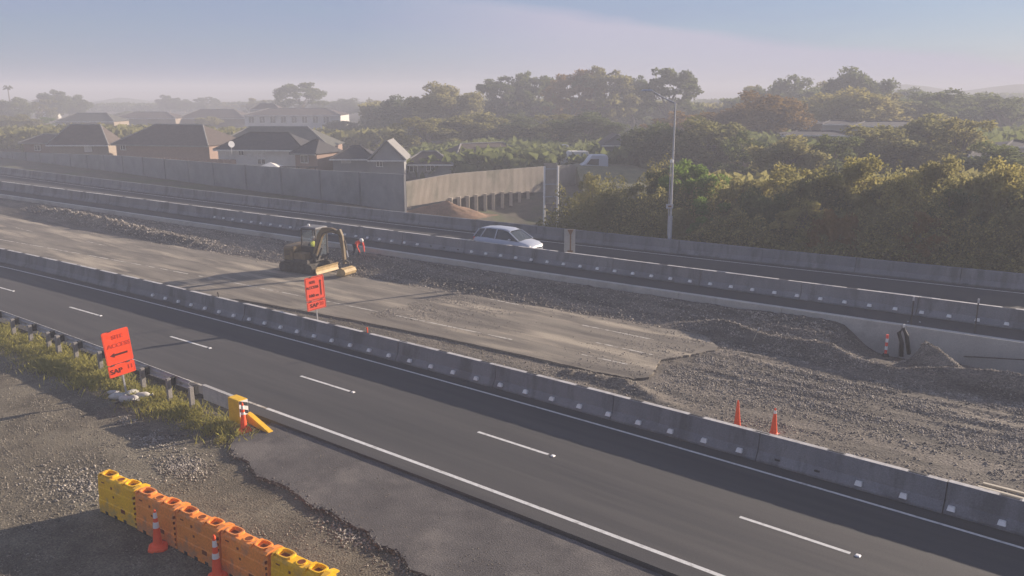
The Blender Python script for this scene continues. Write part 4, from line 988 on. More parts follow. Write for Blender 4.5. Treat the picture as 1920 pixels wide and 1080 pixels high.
stones('slab_dirt', p_, .012 + .035 * rng.random(len(p_)) ** 2, mat['stone_dk'], 'stones spilled from the bank onto the far edge of the old road')
p_ = scatter(26000, -62, 3, 11, 17.3, lambda s, t: (t > 14.3 + .08 * s) & (t < 17.2 + .066 * s) & (rng.random(len(s)) < .75), H_site)
stones('backfill_stones', p_, .025 + .05 * rng.random(len(p_)) ** 2, mat['stone_dk'], 'loose stones on the backfill bank along the retaining wall')
p_ = scatter(1300, -66, -36, 11.2, 13.2, lambda s, t: rng.random(len(s)) < .8, H_site)
stones('rubble', p_, .03 + .09 * rng.random(len(p_)) ** 2.5, mat['stone_dk'], 'broken rubble heaped along the far left edge of the work site')
p_ = scatter(5000, -24, -1, T_B1(-10) + .4, 7, lambda s, t: t < np.vectorize(lip)(s), H_site)
stones('barrier_grit', p_, .012 + .03 * rng.random(len(p_)) ** 2, mat['stone'], 'grit in the strip between the near barrier and the old road')

# ------------------------------------------------------------------ grass and weeds along the guardrail
def blades(name, n, s0, s1, t0, t1, dens, hmin, hmax, m, label, H):
    s = rng.uniform(s0, s1, n); t = rng.uniform(t0, t1, n); k = rng.random(n) < dens(s, t); s, t = s[k], t[k]; n = len(s)
    z = H(s, t) - .01; a = rng.random(n) * 6.28; h_ = rng.uniform(hmin, hmax, n) * (.5 + vn(s * 1.2, t * 1.2)); w_ = .006 + .012 * rng.random(n)
    lx, ly = rng.normal(size=n) * .45 * h_, rng.normal(size=n) * .45 * h_
    dx, dy = np.cos(a) * w_, np.sin(a) * w_
    V = np.stack([np.stack([s - dx, t - dy, z], -1), np.stack([s + dx, t + dy, z], -1), np.stack([s + lx * .5 + dx * .7, t + ly * .5 + dy * .7, z + h_ * .65], -1), np.stack([s + lx, t + ly, z + h_], -1)], 1)
    Q = np.arange(n * 4).reshape(n, 4)
    ob = link(name, npmesh(name, V.reshape(-1, 3), Q, m), None, ROAD); tag(ob, label, None, None, 'stuff')
def gd(s, t):
    c = -4.85 - .012 * (s + 9) * 0 - .0009 * np.minimum(s + 15, 0) ** 2
    wd = .55 + .025 * np.clip(-9 - s, 0, 30)
    d = np.exp(-((t - c + .25 * (wd - .55)) / wd) ** 2)
    return np.clip(d * (.35 + 1.2 * vn(s * 1.1, t * 1.7) * vn(s * .4 + 5, t * .5 + 5) * 1.6), 0, 1) * (t < -3.95) * sm(-s, 7.6, 9.5)
blades('verge_grass', 110000, -44, -7.6, -8.5, -3.9, gd, .06, .30, mat['grass'], 'yellow-green grass growing along the guardrail posts', H_near)
def weeds(n, s0, s1, t0, t1, name, m, label, size=.05, hh=.2, keep=None):
    V = []; k = 0
    for i in range(n):
        s, t = random.uniform(s0, s1), random.uniform(t0, t1)
        if keep and not keep(s, t): continue
        r_ = random.uniform(.08, .26); hgt = random.uniform(.4, 1) * hh
        for j in range(int(60 * r_ / .15)):
            a, q = random.uniform(0, 6.28), math.sqrt(random.random()) * r_
            z = -.16 + random.random() * hgt * (1 - (q / r_) ** 2 * .6); c = np.array([s + math.cos(a) * q, t + math.sin(a) * q, z])
            u = rng.normal(size=3); u /= np.linalg.norm(u); v = rng.normal(size=3); v -= u * v.dot(u); v /= np.linalg.norm(v); e_ = size * random.uniform(.5, 1)
            V += [c - u * e_, c + v * e_ * .45, c + u * e_, c - v * e_ * .45]
    V = np.array(V); Q = np.arange(len(V)).reshape(-1, 4)
    ob = link(name, npmesh(name, V, Q, m), None, ROAD); tag(ob, label, None, None, 'stuff')
weeds(170, -32, -8.2, -6.2, -4.4, 'verge_weeds', mat['leaf_y'], 'bushy broad-leaved weeds among the grass by the guardrail', .045, .30, lambda s, t: t > -5.6 - .03 * (-9 - s) - .0009 * min(s + 15, 0) ** 2 and t < -4.5 - .0009 * min(s + 15, 0) ** 2)
weeds(26, -8.6, -6.6, -4.5, -3.55, 'kerb_weeds', mat['leaf_o'], 'low dark weeds at the foot of the kerb beside the yellow strut', .04, .10)

# ------------------------------------------------------------------ trees
def crown(seed, style):
    r = np.random.default_rng(seed); C = []
    if style == 'round':
        n = 95
        for i in range(n):
            d = r.normal(size=3); d /= np.linalg.norm(d); q = .45 + .5 * r.random() ** .6
            C.append((d * q * np.array([1, 1, .85]) * (1 + .12 * r.normal()), .17 + .13 * r.random()))
    elif style == 'loose':
        n = 46
        for i in range(n):
            d = r.normal(size=3); d /= np.linalg.norm(d); q = .4 + .62 * r.random() ** .7
            C.append((d * q * np.array([1, 1, .95]) + np.array([.1 * r.normal(), .1 * r.normal(), .12 * r.normal()]), .12 + .12 * r.random()))
    elif style == 'gum':
        n = 88
        for i in range(n):
            a = r.random() * 6.28; q = .25 + .75 * r.random() ** .7; z = math.sqrt(max(0, 1 - q * q * .9)) * (r.uniform(.55, 1) if r.random() < .55 else r.uniform(-1, .5)) + .07 * r.normal()
            C.append((np.array([math.cos(a) * q, math.sin(a) * q, z]), .12 + .10 * r.random()))
    elif style == 'bush':
        n = 70
        for i in range(n):
            d = r.normal(size=3); d[2] = abs(d[2]) * .9 - .25; d /= np.linalg.norm(d); q = .55 + .45 * r.random()
            C.append((d * q, .16 + .14 * r.random()))
    elif style == 'column':
        n = 40
        for i in range(n):
            z = r.uniform(-1, 1); q = .75 * (1 - max(0, z) ** 2) * r.random() ** .5; a = r.random() * 6.28
            C.append((np.array([math.cos(a) * q * .6, math.sin(a) * q * .6, z]), .14 + .1 * r.random()))
    V = []; per = 130
    P_ = []
    for c, rad in C:
        k = int(per * (rad / .22) ** 2) + 20; d = r.normal(size=(k, 3)); d /= np.linalg.norm(d, axis=1)[:, None]
        q = rad * (.45 + .6 * r.random(k))[:, None] * (np.array([1.1, 1.1, .72]) if style == 'gum' else np.array([1, 1, .8])); P_.append(c + d * q)
    c = np.concatenate(P_); n = len(c)
    u = r.normal(size=(n, 3)); u /= np.linalg.norm(u, axis=1)[:, None]; v = r.normal(size=(n, 3)); v -= u * (u * v).sum(1)[:, None]; v /= np.linalg.norm(v, axis=1)[:, None]
    e_ = (.030 + .030 * r.random(n))[:, None]
    V = np.stack([c - u * e_, c - v * e_ * .6, c + u * e_, c + v * e_ * .6], 1).reshape(-1, 3)
    return V, np.arange(n * 4).reshape(n, 4), [k[0] for k in C]
CR = {}
def crown_me(style, k, m):
    key = (style, k, m)
    if key not in CR:
        if (style, k) not in CR: CR[(style, k)] = crown(k * 11 + len(style), style)
        V, Q, C = CR[(style, k)]; CR[key] = npmesh('crown', V, Q, mat[m])
    return CR[key]
def trunk_me(style, k):
    key = ('t', style, k)
    if key not in CR:
        if (style, k) not in CR: CR[(style, k)] = crown(k * 11 + len(style), style)
        C = CR[(style, k)][2]; b = MB(); rr = random.Random(k)
        b.tube([(0, 0, -2.0), (.03, .02, -1.2), (0, .03, -.5), (.02, 0, .1)], [.10, .075, .06, .035], 8)
        for i in rr.sample(range(len(C)), min(11, len(C))):
            c = C[i]; z0 = rr.uniform(-.8, -.1); mid = (c[0] * .45, c[1] * .45, z0 + (c[2] - z0) * .55)
            b.tube([(0, 0, z0), mid, tuple(c)], [.034, .022, .008], 5)
        me = b.mesh('trunk'); me.materials.append(mat['bark']); CR[key] = me
    return CR[key]
tcount = 0
def tree(px, ytop, wpx, Y, style, m, label, name='tree', cat='tree', group='trees beyond the motorway', frac=None, gz=.8):
    """crown of width wpx whose top shows at ytop, standing at distance Y"""
    global tcount; tcount += 1
    top = P(px, ytop, Y); depth = Y * _c + (CAMH - top.z) * _s
    rx = wpx / 2 * depth / F_PX * (1.22 if style == 'gum' else 1.06); H_ = top.z - gz
    fr = frac or {'round': .86, 'loose': .88, 'gum': .88, 'bush': .97, 'column': .9}[style]
    ch = H_ * fr / 2; ztop = {'round': 1.0, 'loose': 1.1, 'gum': .9, 'bush': 1.08, 'column': 1.08}[style]
    if style == 'bush': ch = H_ / 1.35
    zc = top.z - ch * ztop
    root = empty(name, Matrix.Translation((top.x, Y, gz)), label, cat, group)
    k = tcount % 3
    c = link('crown', crown_me(style, k, m), root); c.location = (0, 0, zc - gz); c.scale = (rx, rx * .95, ch); c.rotation_euler = (0, 0, random.uniform(0, 6.28))
    t = link('trunk', trunk_me(style, k), root); t.location = c.location; tz = (zc - gz) / 1.9 if style != 'bush' else ch * .5
    t.scale = (rx, rx, max(ch, tz)) if style != 'bush' else (rx * .6, rx * .6, ch * .6); t.rotation_euler = c.rotation_euler
    return root
near_b = [ # bushes straight behind the far barrier, left to right
 (1112, 322, 60, 66, 'loose', 'leaf_o', 'olive sapling at the end of the ribbed wall'),
 (1150, 352, 70, 60, 'bush', 'leaf_o', 'low olive bush right of the ribbed wall'),
 (1205, 345, 90, 61, 'loose', 'leaf_o', 'olive bush just left of the street lamp'),
 (1238, 318, 80, 64, 'loose', 'leaf_d', 'dark bush behind the street lamp'),
 (1300, 303, 120, 55, 'round', 'leaf_g', 'bright green sunlit bush right of the street lamp'),
 (1330, 365, 110, 50, 'loose', 'leaf_g', 'lower green bush in front of the bright bush'),
 (1385, 330, 110, 52, 'loose', 'leaf_o', 'thin olive bush second right of the street lamp'),
 (1440, 345, 130, 48, 'bush', 'leaf_d', 'dark rounded bush behind the far barrier, centre right'),
 (1462, 300, 120, 58, 'loose', 'leaf_y', 'yellowish loose bush behind the dark rounded one'),
 (1540, 320, 150, 50, 'bush', 'leaf_o', 'wide olive bush behind the far barrier'),
 (1600, 292, 140, 58, 'round', 'leaf_y', 'tall yellow-leaved shrub right of centre behind the far barrier'),
 (1640, 345, 120, 44, 'loose', 'leaf_o', 'feathery bush in front of the tall yellow shrub'),
 (1700, 318, 150, 47, 'bush', 'leaf_y', 'broad yellow-green bush behind the far barrier'),
 (1760, 292, 130, 56, 'round', 'leaf_o', 'tall olive shrub left of the darker right-hand bushes'),
 (1790, 345, 120, 40, 'loose', 'leaf_d', 'dark loose bush near the barrier at the right'),
 (1850, 318, 150, 44, 'bush', 'leaf_o', 'large olive bush near the right edge'),
 (1905, 300, 140, 52, 'round', 'leaf_y', 'yellow shrub at the right edge'),
 (1940, 345, 140, 37, 'bush', 'leaf_o', 'bush cut by the right edge behind the far barrier'),
 (1500, 372, 110, 46, 'loose', 'leaf_y', 'low yellow bush against the far barrier'),
 (1570, 385, 90, 43, 'bush', 'leaf_a', 'low tawny bush against the far barrier'),
 (1735, 390, 100, 39, 'loose', 'leaf_a', 'tawny scrub against the far barrier at the right'),
 (1265, 385, 80, 53, 'bush', 'leaf_o', 'low scrub at the foot of the street lamp'),
]
def behind(px, ytop):
    o_ = 2.6 + max(0, 390 - ytop) / 90 * 5.5; lo, hi = 20.0, 90.0
    for _ in range(40):
        Y = (lo + hi) / 2; q = P(px, 400, Y); s_, t_ = ST(q)
        if t_ - T_B3(s_) < o_: lo = Y
        else: hi = Y
    return hi
for a in near_b: tree(a[0], a[1], a[2], behind(a[0], a[1]), *a[4:], name='bush', cat='bush', group='bushes behind the far barrier')
mid = [
 (1180, 262, 90, 105, 'loose', 'leaf_o', 'olive tree beside the pale gabled house'),
 (1235, 250, 100, 98, 'round', 'leaf_d', 'dark tree behind the lamp mast, middle height'),
 (1330, 240, 130, 96, 'round', 'leaf_o', 'broad olive tree right of the lamp mast'),
 (1405, 262, 100, 84, 'loose', 'leaf_d', 'dark loose tree left of the sunlit white house'),
 (1480, 275, 110, 78, 'round', 'leaf_o', 'round olive tree in front of the sunlit white house'),
 (1560, 272, 120, 80, 'loose', 'leaf_d', 'dark tree just below the sunlit white house'),
 (1650, 258, 140, 88, 'round', 'leaf_o', 'wide dark tree right of the sunlit white house'),
 (1735, 235, 130, 92, 'round', 'leaf_o', 'olive round tree before the right-hand houses'),
 (1810, 240, 130, 84, 'loose', 'leaf_o', 'feathery olive tree before the right-hand houses'),
 (1890, 290, 130, 74, 'round', 'leaf_d', 'dark tree under the right-hand house roof'),
 (1100, 232, 110, 128, 'round', 'leaf_d', 'dark tree behind the parked white vehicles'),
 (1040, 235, 110, 132, 'loose', 'leaf_o', 'olive tree above the parked white vehicles'),
 (960, 238, 130, 140, 'round', 'leaf_d', 'dark round tree behind the long low house'),
 (880, 232, 130, 138, 'round', 'leaf_o', 'olive tree left behind the long low house'),
 (800, 240, 110, 130, 'loose', 'leaf_o', 'loose tree above the corner of the noise walls'),
 (1270, 225, 110, 135, 'loose', 'leaf_a', 'tawny tree behind the lamp mast'),
 (1390, 215, 120, 130, 'round', 'leaf_a', 'reddish autumn tree left of the white roof lines'),
 (1440, 192, 130, 125, 'round', 'leaf_a', 'tall tawny tree above the white roof lines'),
 (1520, 205, 110, 150, 'round', 'leaf_o', 'olive tree behind the white roof lines'),
 (1600, 185, 150, 140, 'round', 'leaf_y', 'yellowish tree in front of the big domed tree'),
 (1680, 195, 130, 145, 'loose', 'leaf_o', 'olive tree right of the yellowish tree'),
 (1745, 190, 130, 150, 'round', 'leaf_d', 'dark tree at the left foot of the hills'),
 (1820, 195, 130, 160, 'round', 'leaf_d', 'dark round tree below the middle of the hills'),
 (1895, 200, 130, 150, 'loose', 'leaf_d', 'dark tree below the hills at the right edge'),
]
for a in mid: tree(a[0], a[1] - 22, a[2] * 1.25, *a[3:])
tall = [
 (840, 155, 128, 165, 'round', 'leaf_o', 'large domed tree left of the gum trees'),
 (760, 178, 100, 180, 'round', 'leaf_d', 'rounded tree left of the large domed tree'),
 (948, 148, 90, 185, 'gum', 'leaf_d', 'left-hand tree of the tall gum group'),
 (1000, 143, 80, 190, 'gum', 'leaf_d', 'tall gum with a pointed top beside the left-hand one'),
 (1075, 140, 90, 180, 'gum', 'leaf_a', 'gum with sky showing through, left of the highest gum'),
 (1135, 131, 100, 180, 'gum', 'leaf_o', 'highest gum tree, sky showing through its crown'),
 (1190, 150, 70, 185, 'gum', 'leaf_d', 'smaller gum between the highest gum and the lamp'),
 (1257, 138, 105, 170, 'gum', 'leaf_d', 'spreading gum tree behind the street lamp head'),
 (1425, 158, 90, 190, 'loose', 'leaf_o', 'feathery tree at the left of the right-hand skyline group'),
 (1480, 142, 110, 185, 'round', 'leaf_d', 'dark tree left of the big domed tree on the skyline'),
 (1608, 125, 130, 170, 'round', 'leaf_d', 'big smooth domed tree, highest on the right skyline'),
 (1535, 150, 70, 195, 'loose', 'leaf_o', 'thin tree beside the big domed tree'),
 (1690, 165, 100, 210, 'round', 'leaf_d', 'dark tree right of the big domed tree'),
 (560, 160, 84, 270, 'gum', 'leaf_d', 'big lone tree above the two-storey house'),
 (100, 168, 60, 290, 'round', 'leaf_d', 'dark tree highest on the left skyline'),
 (135, 178, 60, 300, 'round', 'leaf_d', 'dark tree stepping down right of the highest left one'),
 (75, 184, 60, 260, 'loose', 'leaf_o', 'olive tree left of the highest left skyline tree'),
 (25, 182, 70, 255, 'round', 'leaf_d', 'dark tree at the left edge of the skyline'),
 (315, 178, 40, 380, 'round', 'leaf_d', 'small domed tree right of the cone-shaped hill'),
 (345, 186, 40, 390, 'round', 'leaf_d', 'low tree beside the small domed one'),
 (388, 183, 40, 380, 'gum', 'leaf_d', 'knobbly tree on the distant skyline, left of centre'),
 (425, 190, 40, 390, 'loose', 'leaf_o', 'thin distant tree left of the two-storey house'),
 (478, 182, 60, 330, 'loose', 'leaf_o', 'pale tree behind the two-storey house roof'),
 (515, 186, 50, 330, 'loose', 'leaf_o', 'pale tree right behind the two-storey house roof'),
 (650, 184, 60, 320, 'round', 'leaf_d', 'dark tree left of the thin spire-like tree'),
 (608, 188, 50, 330, 'round', 'leaf_d', 'dark tree right of the big lone tree'),
 (705, 186, 60, 300, 'round', 'leaf_o', 'rounded tree right of the thin spire-like tree'),
 (692, 183, 10, 300, 'column', 'leaf_d', 'thin spire-like tree on the skyline'),
 (1345, 186, 60, 330, 'round', 'leaf_d', 'distant tree in the gap right of the lamp gum'),
 (1300, 192, 60, 340, 'round', 'leaf_d', 'low distant tree right of the street lamp'),
 (30, 215, 80, 190, 'round', 'leaf_o', 'olive tree below the skyline at the left edge'),
 (85, 218, 60, 200, 'loose', 'leaf_g', 'greener tree by the bright roof at the far left'),
 (390, 218, 50, 230, 'round', 'leaf_y', 'yellow-green garden tree among the distant roofs'),
 (10, 245, 60, 160, 'round', 'leaf_d', 'dark garden tree at the left edge above the noise wall'),
 (640, 225, 60, 200, 'round', 'leaf_o', 'round garden tree right of the two-storey house'),
 (720, 225, 90, 190, 'round', 'leaf_o', 'olive garden tree behind the pale gabled house'),
 (250, 208, 60, 300, 'round', 'leaf_d', 'dark tree in front of the cone-shaped hill'),
]
for a in tall: tree(*a)
# palm at the left
pp = P(14, 161, 300); pr = empty('palm_tree', Matrix.Translation((pp.x, 300, .8)), 'lone palm poking above the left skyline', 'palm')
MB().tube([(0, 0, 0), (.1, 0, (pp.z - .8) * .5), (0, 0, pp.z - 1.6)], [.25, .2, .16], 8).build('trunk', mat['bark'], pr)
b = MB()
for k in range(22):
    a = k * 2.4; up = random.uniform(-.3, .9); q = [(0, 0, pp.z - 1.6), (math.cos(a) * .9, math.sin(a) * .9, pp.z - 1.6 + up), (math.cos(a) * 1.7, math.sin(a) * 1.7, pp.z - 2.0 + up * .6)]
    b.tube(q, [.08, .22, .03], 4)
b.build('fronds', mat['leaf_d'], pr)
# far wood that reads as one mass
def far_wood(name, x0, x1, Y, pys, m, label, n=9000, wd=14):
    V = []
    px = rng.uniform(x0, x1, n); yt = np.interp(px, np.linspace(x0, x1, len(pys)), pys) + 5 * fbm(px * .05, px * 0 + 1) + 3 * fbm(px * .2, px * 0)
    for a, b_ in zip(px, yt):
        tp = P(a, b_, Y); z = .6 + (tp.z - .6) * (1 - random.random() ** 2 * .95); V.append((tp.x, Y + random.uniform(-wd, wd), z))
    c = np.array(V); u = rng.normal(size=(n, 3)); u /= np.linalg.norm(u, axis=1)[:, None]; v = rng.normal(size=(n, 3)); v -= u * (u * v).sum(1)[:, None]; v /= np.linalg.norm(v, axis=1)[:, None]
    e_ = .75 * (.5 + rng.random(n))[:, None]
    V = np.stack([c - u * e_, c - v * e_ * .7, c + u * e_, c + v * e_ * .7], 1).reshape(-1, 3)
    ob = link(name, npmesh(name, V, np.arange(n * 4).reshape(n, 4), mat[m])); tag(ob, label, None, None, 'stuff')
far_wood('distant_woods', -150, 1000, 420, [190, 192, 194, 196, 195, 193, 192, 194, 190, 188], 'leaf_d', 'dark line of distant trees along the whole left skyline', 14000)
far_wood('distant_woods', 900, 2100, 360, [186, 185, 188, 190, 186, 182, 180, 178, 176, 178], 'leaf_d', 'hazy mass of distant trees along the right skyline', 14000)
far_wood('garden_greenery', -100, 760, 150, [246, 244, 240, 242, 246, 250, 250, 240], 'leaf_o', 'mixed garden greenery between the distant house rows', 4000, 10)
far_wood('distant_woods', 690, 1400, 205, [196, 200, 192, 196, 190, 192, 194, 200, 200], 'leaf_o', 'hazy wood closing the view below the gum trees', 26000, 14)
far_wood('distant_woods', 1380, 2100, 195, [190, 186, 182, 186, 190, 192, 194, 196], 'leaf_d', 'hazy wood closing the view below the right-hand hills', 22000, 14)
far_wood('garden_greenery', 760, 2050, 112, [290, 275, 280, 262, 255, 262, 258, 252, 250], 'leaf_d', 'tangled undergrowth filling the gaps between the right-hand trees', 12000, 16)
far_wood('garden_greenery', 1230, 2100, 64, [350, 345, 350, 345, 340, 340], 'leaf_o', 'dense scrub filling the slope behind the far barrier', 9000, 4)

def scrub(name, n, s0, s1, t0, t1, h0, h1, m, label, size=.075):
    s = rng.uniform(s0, s1, n); d = rng.uniform(t0, t1, n); t = np.array([T_B3(float(x)) for x in s]) + .6 + d
    top = .85 + (h0 + (h1 - h0) * vn(s * .45, t * .45)) * np.clip(.35 + d / (t1 - t0), 0, 1) * (.7 + .6 * vn(s * 1.6, t * 1.6))
    z = .7 + (top - .7) * (1 - rng.random(n) ** 1.8 * .9)
    c = np.stack([s, t, z], -1); u = rng.normal(size=(n, 3)); u /= np.linalg.norm(u, axis=1)[:, None]; v = rng.normal(size=(n, 3)); v -= u * (u * v).sum(1)[:, None]; v /= np.linalg.norm(v, axis=1)[:, None]
    e_ = size * (.5 + rng.random(n))[:, None]
    V = np.stack([c - u * e_, c - v * e_ * .6, c + u * e_, c + v * e_ * .6], 1).reshape(-1, 3)
    ob = link(name, npmesh(name, V, np.arange(n * 4).reshape(n, 4), mat[m]), None, ROAD); tag(ob, label, None, None, 'stuff')
scrub('roadside_scrub', 120000, -21, 24, .5, 8, .6, 5.2, 'leaf_o', 'dense olive scrub along the back of the far barrier')
scrub('roadside_scrub', 45000, -16, 24, .4, 7, .4, 4.8, 'leaf_y', 'yellow flowering scrub mixed in along the back of the far barrier')

# ------------------------------------------------------------------ houses
def house(px0, px1, yridge, yeave, Y, wall, roof, label, kind='hip', dep=8, rot=0, wins=(), gz=.8, over=.5, ridge_w=None, cat='house', extras=()):
    pc = P((px0 + px1) / 2, yeave, Y); wid = (P(px1, yeave, Y).x - P(px0, yeave, Y).x); ze = pc.z - gz; dep = min(dep, max(5, wid * .6)); zr = P((px0 + px1) / 2, yridge, Y + (dep / 2 if kind != 'gablefront' else 0)).z - gz
    root = empty('house', loc((pc.x, Y, gz), R(rot)), label, cat, 'houses beyond the noise wall')
    MB().box((0, dep / 2, ze / 2), (wid - 2 * over * .6, dep - .6, ze)).build('wall', mat[wall], root)
    hw, y0, y1 = wid / 2, -.3, dep + .3; rw = hw - dep * .42 if ridge_w is None else ridge_w; b = MB()
    if kind == 'hip':
        rw = max(rw, .3)
        b.add([(-hw, y0, ze), (hw, y0, ze), (hw, y1, ze), (-hw, y1, ze), (-rw, dep / 2, zr), (rw, dep / 2, zr)], [(0, 1, 5, 4), (1, 2, 5), (2, 3, 4, 5), (3, 0, 4), (3, 2, 1, 0)])
        caps = [((-hw, y0, ze), (-rw, dep / 2, zr)), ((hw, y0, ze), (rw, dep / 2, zr)), ((-rw, dep / 2, zr), (rw, dep / 2, zr))]
    elif kind == 'gable':
        b.add([(-hw, y0, ze), (hw, y0, ze), (hw, y1, ze), (-hw, y1, ze), (-hw, dep / 2, zr), (hw, dep / 2, zr)], [(0, 1, 5, 4), (1, 2, 5), (2, 3, 4, 5), (3, 0, 4), (3, 2, 1, 0)])
        caps = [((-hw, y0, ze), (-hw, dep / 2, zr)), ((hw, y0, ze), (hw, dep / 2, zr)), ((-hw, dep / 2, zr), (hw, dep / 2, zr))]
    else:  # gable end towards the camera
        b.add([(-hw, y0, ze), (hw, y0, ze), (hw, y1, ze), (-hw, y1, ze), (0, y0, zr), (0, y1, zr)], [(0, 4, 5, 3), (1, 2, 5, 4), (2, 3, 5), (3, 2, 1, 0)])
        MB().add([(-hw + .3, -.05, ze), (hw - .3, -.05, ze), (0, -.05, zr - .1), (-hw + .3, .2, ze), (hw - .3, .2, ze), (0, .2, zr - .1)], [(0, 1, 2), (5, 4, 3), (0, 3, 4, 1), (1, 4, 5, 2), (2, 5, 3, 0)]).build('gable_wall', mat[wall], root)
        caps = [((-hw, y0, ze), (0, y0, zr)), ((hw, y0, ze), (0, y0, zr))]
    rf = b.build('roof', mat[roof], root)
    for p, q in caps: MB().tube([Vector(p) + Vector((0, 0, .03)), Vector(q) + Vector((0, 0, .03))], .10, 6).build('ridge_cap', mat['roof_p'] if roof != 'roof_d' else mat[roof], rf)
    MB().box((0, y0 - .04, ze - .07), (2 * hw, .10, .14)).build('gutter', mat['frame'] if wall != 'brick_p' else mat['roof_p'], root)
    for (wx0, wx1, wy0, wy1, wm) in wins:   # windows from photographed spans
        a, c = P(wx0, wy0, Y), P(wx1, wy1, Y); x_ = (a.x + c.x) / 2 - pc.x; z_ = (a.z + c.z) / 2 - gz
        if kind == 'gablefront' and False: pass
        f = MB().box((x_, .27, z_), (c.x - a.x + .16, .14, a.z - c.z + .16)).build('window', mat['frame'], root)
        MB().box((x_, .19, z_), (c.x - a.x, .04, a.z - c.z)).build('pane', mat[wm], f)
        MB().box((x_, .165, z_), (.07, .03, a.z - c.z)).build('mullion', mat['frame'], f)
    for e_ in extras: e_(root, pc, ze, zr)
    return root
W_, C_ = 'window', 'curtain'
house(30, 130, 252, 268, 124, 'brick_p', 'roof_b', 'low pinkish house at the far left above the noise wall', dep=9, wins=[(60, 72, 273, 282, W_), (98, 108, 272, 282, C_)], rot=-12)
house(88, 205, 234, 272, 118, 'brick_t', 'roof_b', 'brown-roofed house left of the sunlit brick gable', dep=13, wins=[(157, 170, 272, 284, C_)])
house(196, 405, 234, 272, 112, 'brick_p', 'roof_b', 'wide house with tall brown hip roof and sunlit pink brick corner', dep=12, rot=-14, wins=[(212, 222, 272, 282, W_)])
house(392, 620, 238, 276, 118, 'brick_p', 'roof_g', 'broad green-grey roof rising behind the white villa', dep=12)
house(398, 575, 249, 281, 100, 'render_w', 'roof_d', 'white villa with dark roof and bright windows above the noise wall', dep=10, rot=-6, ridge_w=2.4,
      wins=[(420, 435, 285, 294, C_), (463, 471, 290, 296, C_), (482, 496, 287, 296, C_), (420, 435, 299, 306, W_), (482, 496, 299, 307, W_), (445, 454, 284, 291, W_)])
house(540, 600, 262, 288, 97, 'brick_p', 'roof_d', 'small pink wing with a dark roof at the right end of the white villa', dep=7, rot=-24, wins=[(560, 576, 292, 305, W_)])
house(618, 705, 274, 298, 96, 'render_g', 'roof_d', 'grey house with small windows left of the pointed gable', dep=9, wins=[(640, 656, 300, 305, C_)])
house(690, 762, 264, 300, 93, 'render_g', 'roof_p', 'pale house with a steep pointed gable facing the motorway', kind='gablefront', dep=9, wins=[(706, 716, 303, 312, W_)])
house(752, 850, 284, 308, 96, 'render_g', 'roof_b', 'grey house rising behind the corner of the noise walls', dep=9, wins=[(768, 782, 312, 322, W_), (800, 814, 310, 320, W_)])
house(838, 1024, 268, 302, 104, 'render_w', 'roof_b', 'long low white house sunlit behind the ribbed wall', dep=9, rot=31, wins=[(885, 906, 303, 318, W_), (932, 942, 303, 316, W_), (962, 984, 303, 315, W_)])
house(330, 460, 205, 222, 235, 'brick_t', 'roof_b', 'distant brown roof left of the two-storey house', dep=12)
house(455, 640, 203, 216, 215, 'render_w', 'roof_b', 'distant two-storey white house with a row of pillars', dep=12, gz=.8,
      wins=[(466 + 20 * k, 476 + 20 * k, 219, 230, W_) for k in range(8)])
house(468, 525, 194, 205, 222, 'render_w', 'roof_b', 'upper storey block with a small red gable on the distant white house', dep=9, gz=3.6, wins=[(482, 492, 206, 211, C_)])
house(100, 215, 212, 228, 190, 'brick_t', 'roof_g', 'distant house with long green-grey roof at the left', dep=12, wins=[(104, 122, 231, 236, C_)])
house(205, 330, 210, 222, 230, 'brick_t', 'roof_b', 'distant tan house left of the yellow-green garden tree', dep=12)
house(60, 100, 184, 189, 300, 'render_w', 'roof_p', 'tiny bright roof among trees at the far left', dep=8)
house(1128, 1186, 252, 272, 102, 'render_g', 'roof_b', 'pale gabled house behind the grassy bank, right of the parked vehicles', kind='gablefront', dep=9)
house(1470, 1600, 246, 253, 104, 'render_w', 'roof_d', 'sunlit white house with a flat eave line among the right-hand trees', dep=9, rot=-10, wins=[(1500, 1508, 257, 264, W_), (1524, 1532, 257, 264, W_)])
house(1440, 1535, 221, 227, 128, 'render_w', 'roof_d', 'roof with a bright gutter line above the sunlit white house', dep=9)
house(1540, 1620, 226, 233, 122, 'render_w', 'roof_d', 'dark roof with a short bright gutter right of the other gutter line', dep=9)
house(1600, 1760, 228, 236, 118, 'render_g', 'roof_d', 'dim low house half hidden in trees on the right', dep=9)
house(1815, 1885, 283, 292, 80, 'render_w', 'roof_d', 'pale house fragment behind bushes near the right edge', dep=7, rot=-10)
house(1885, 1960, 264, 275, 84, 'render_w', 'roof_d', 'house with a bright gutter cut by the right edge', dep=7, rot=-10)
# satellite dish and canopy roof
dpos = P(433, 271, 99.2); d = empty('satellite_dish', loc(dpos), 'small white satellite dish on a pole above the villa eave', 'satellite dish')
MB().tube([(0, 0, -1.0), (0, 0, 0)], .03, 6).build('pole', mat['galv'], d)
MB().tube([(0, 0, 0), (.1, -.12, .04)], [.1, .38], 14).build('dish', mat['white_plastic'], d)
cpos = P(507, 312, 94); q = empty('garden_canopy', loc((cpos.x, 94, .8)), 'white peaked garden canopy just showing over the noise wall', 'canopy')
zc_ = cpos.z - .8; b = MB(); b.add([(-1.15, -1, zc_), (1.15, -1, zc_), (1.15, 1, zc_), (-1.15, 1, zc_), (0, 0, zc_ + .45)], [(0, 1, 4), (1, 2, 4), (2, 3, 4), (3, 0, 4), (3, 2, 1, 0)]); b.build('canvas_top', mat['canvas'], q)
for x in (-1, 1):
    for y in (-.9, .9): MB().tube([(x, y, 0), (x, y, zc_)], .03, 6).build('leg', mat['galv'], q)
pg_ = P(560, 313, 93); q = empty('pergola', loc((pg_.x, 93, .8)), 'dark timber pergola right of the white canopy', 'pergola'); z_ = pg_.z - .8
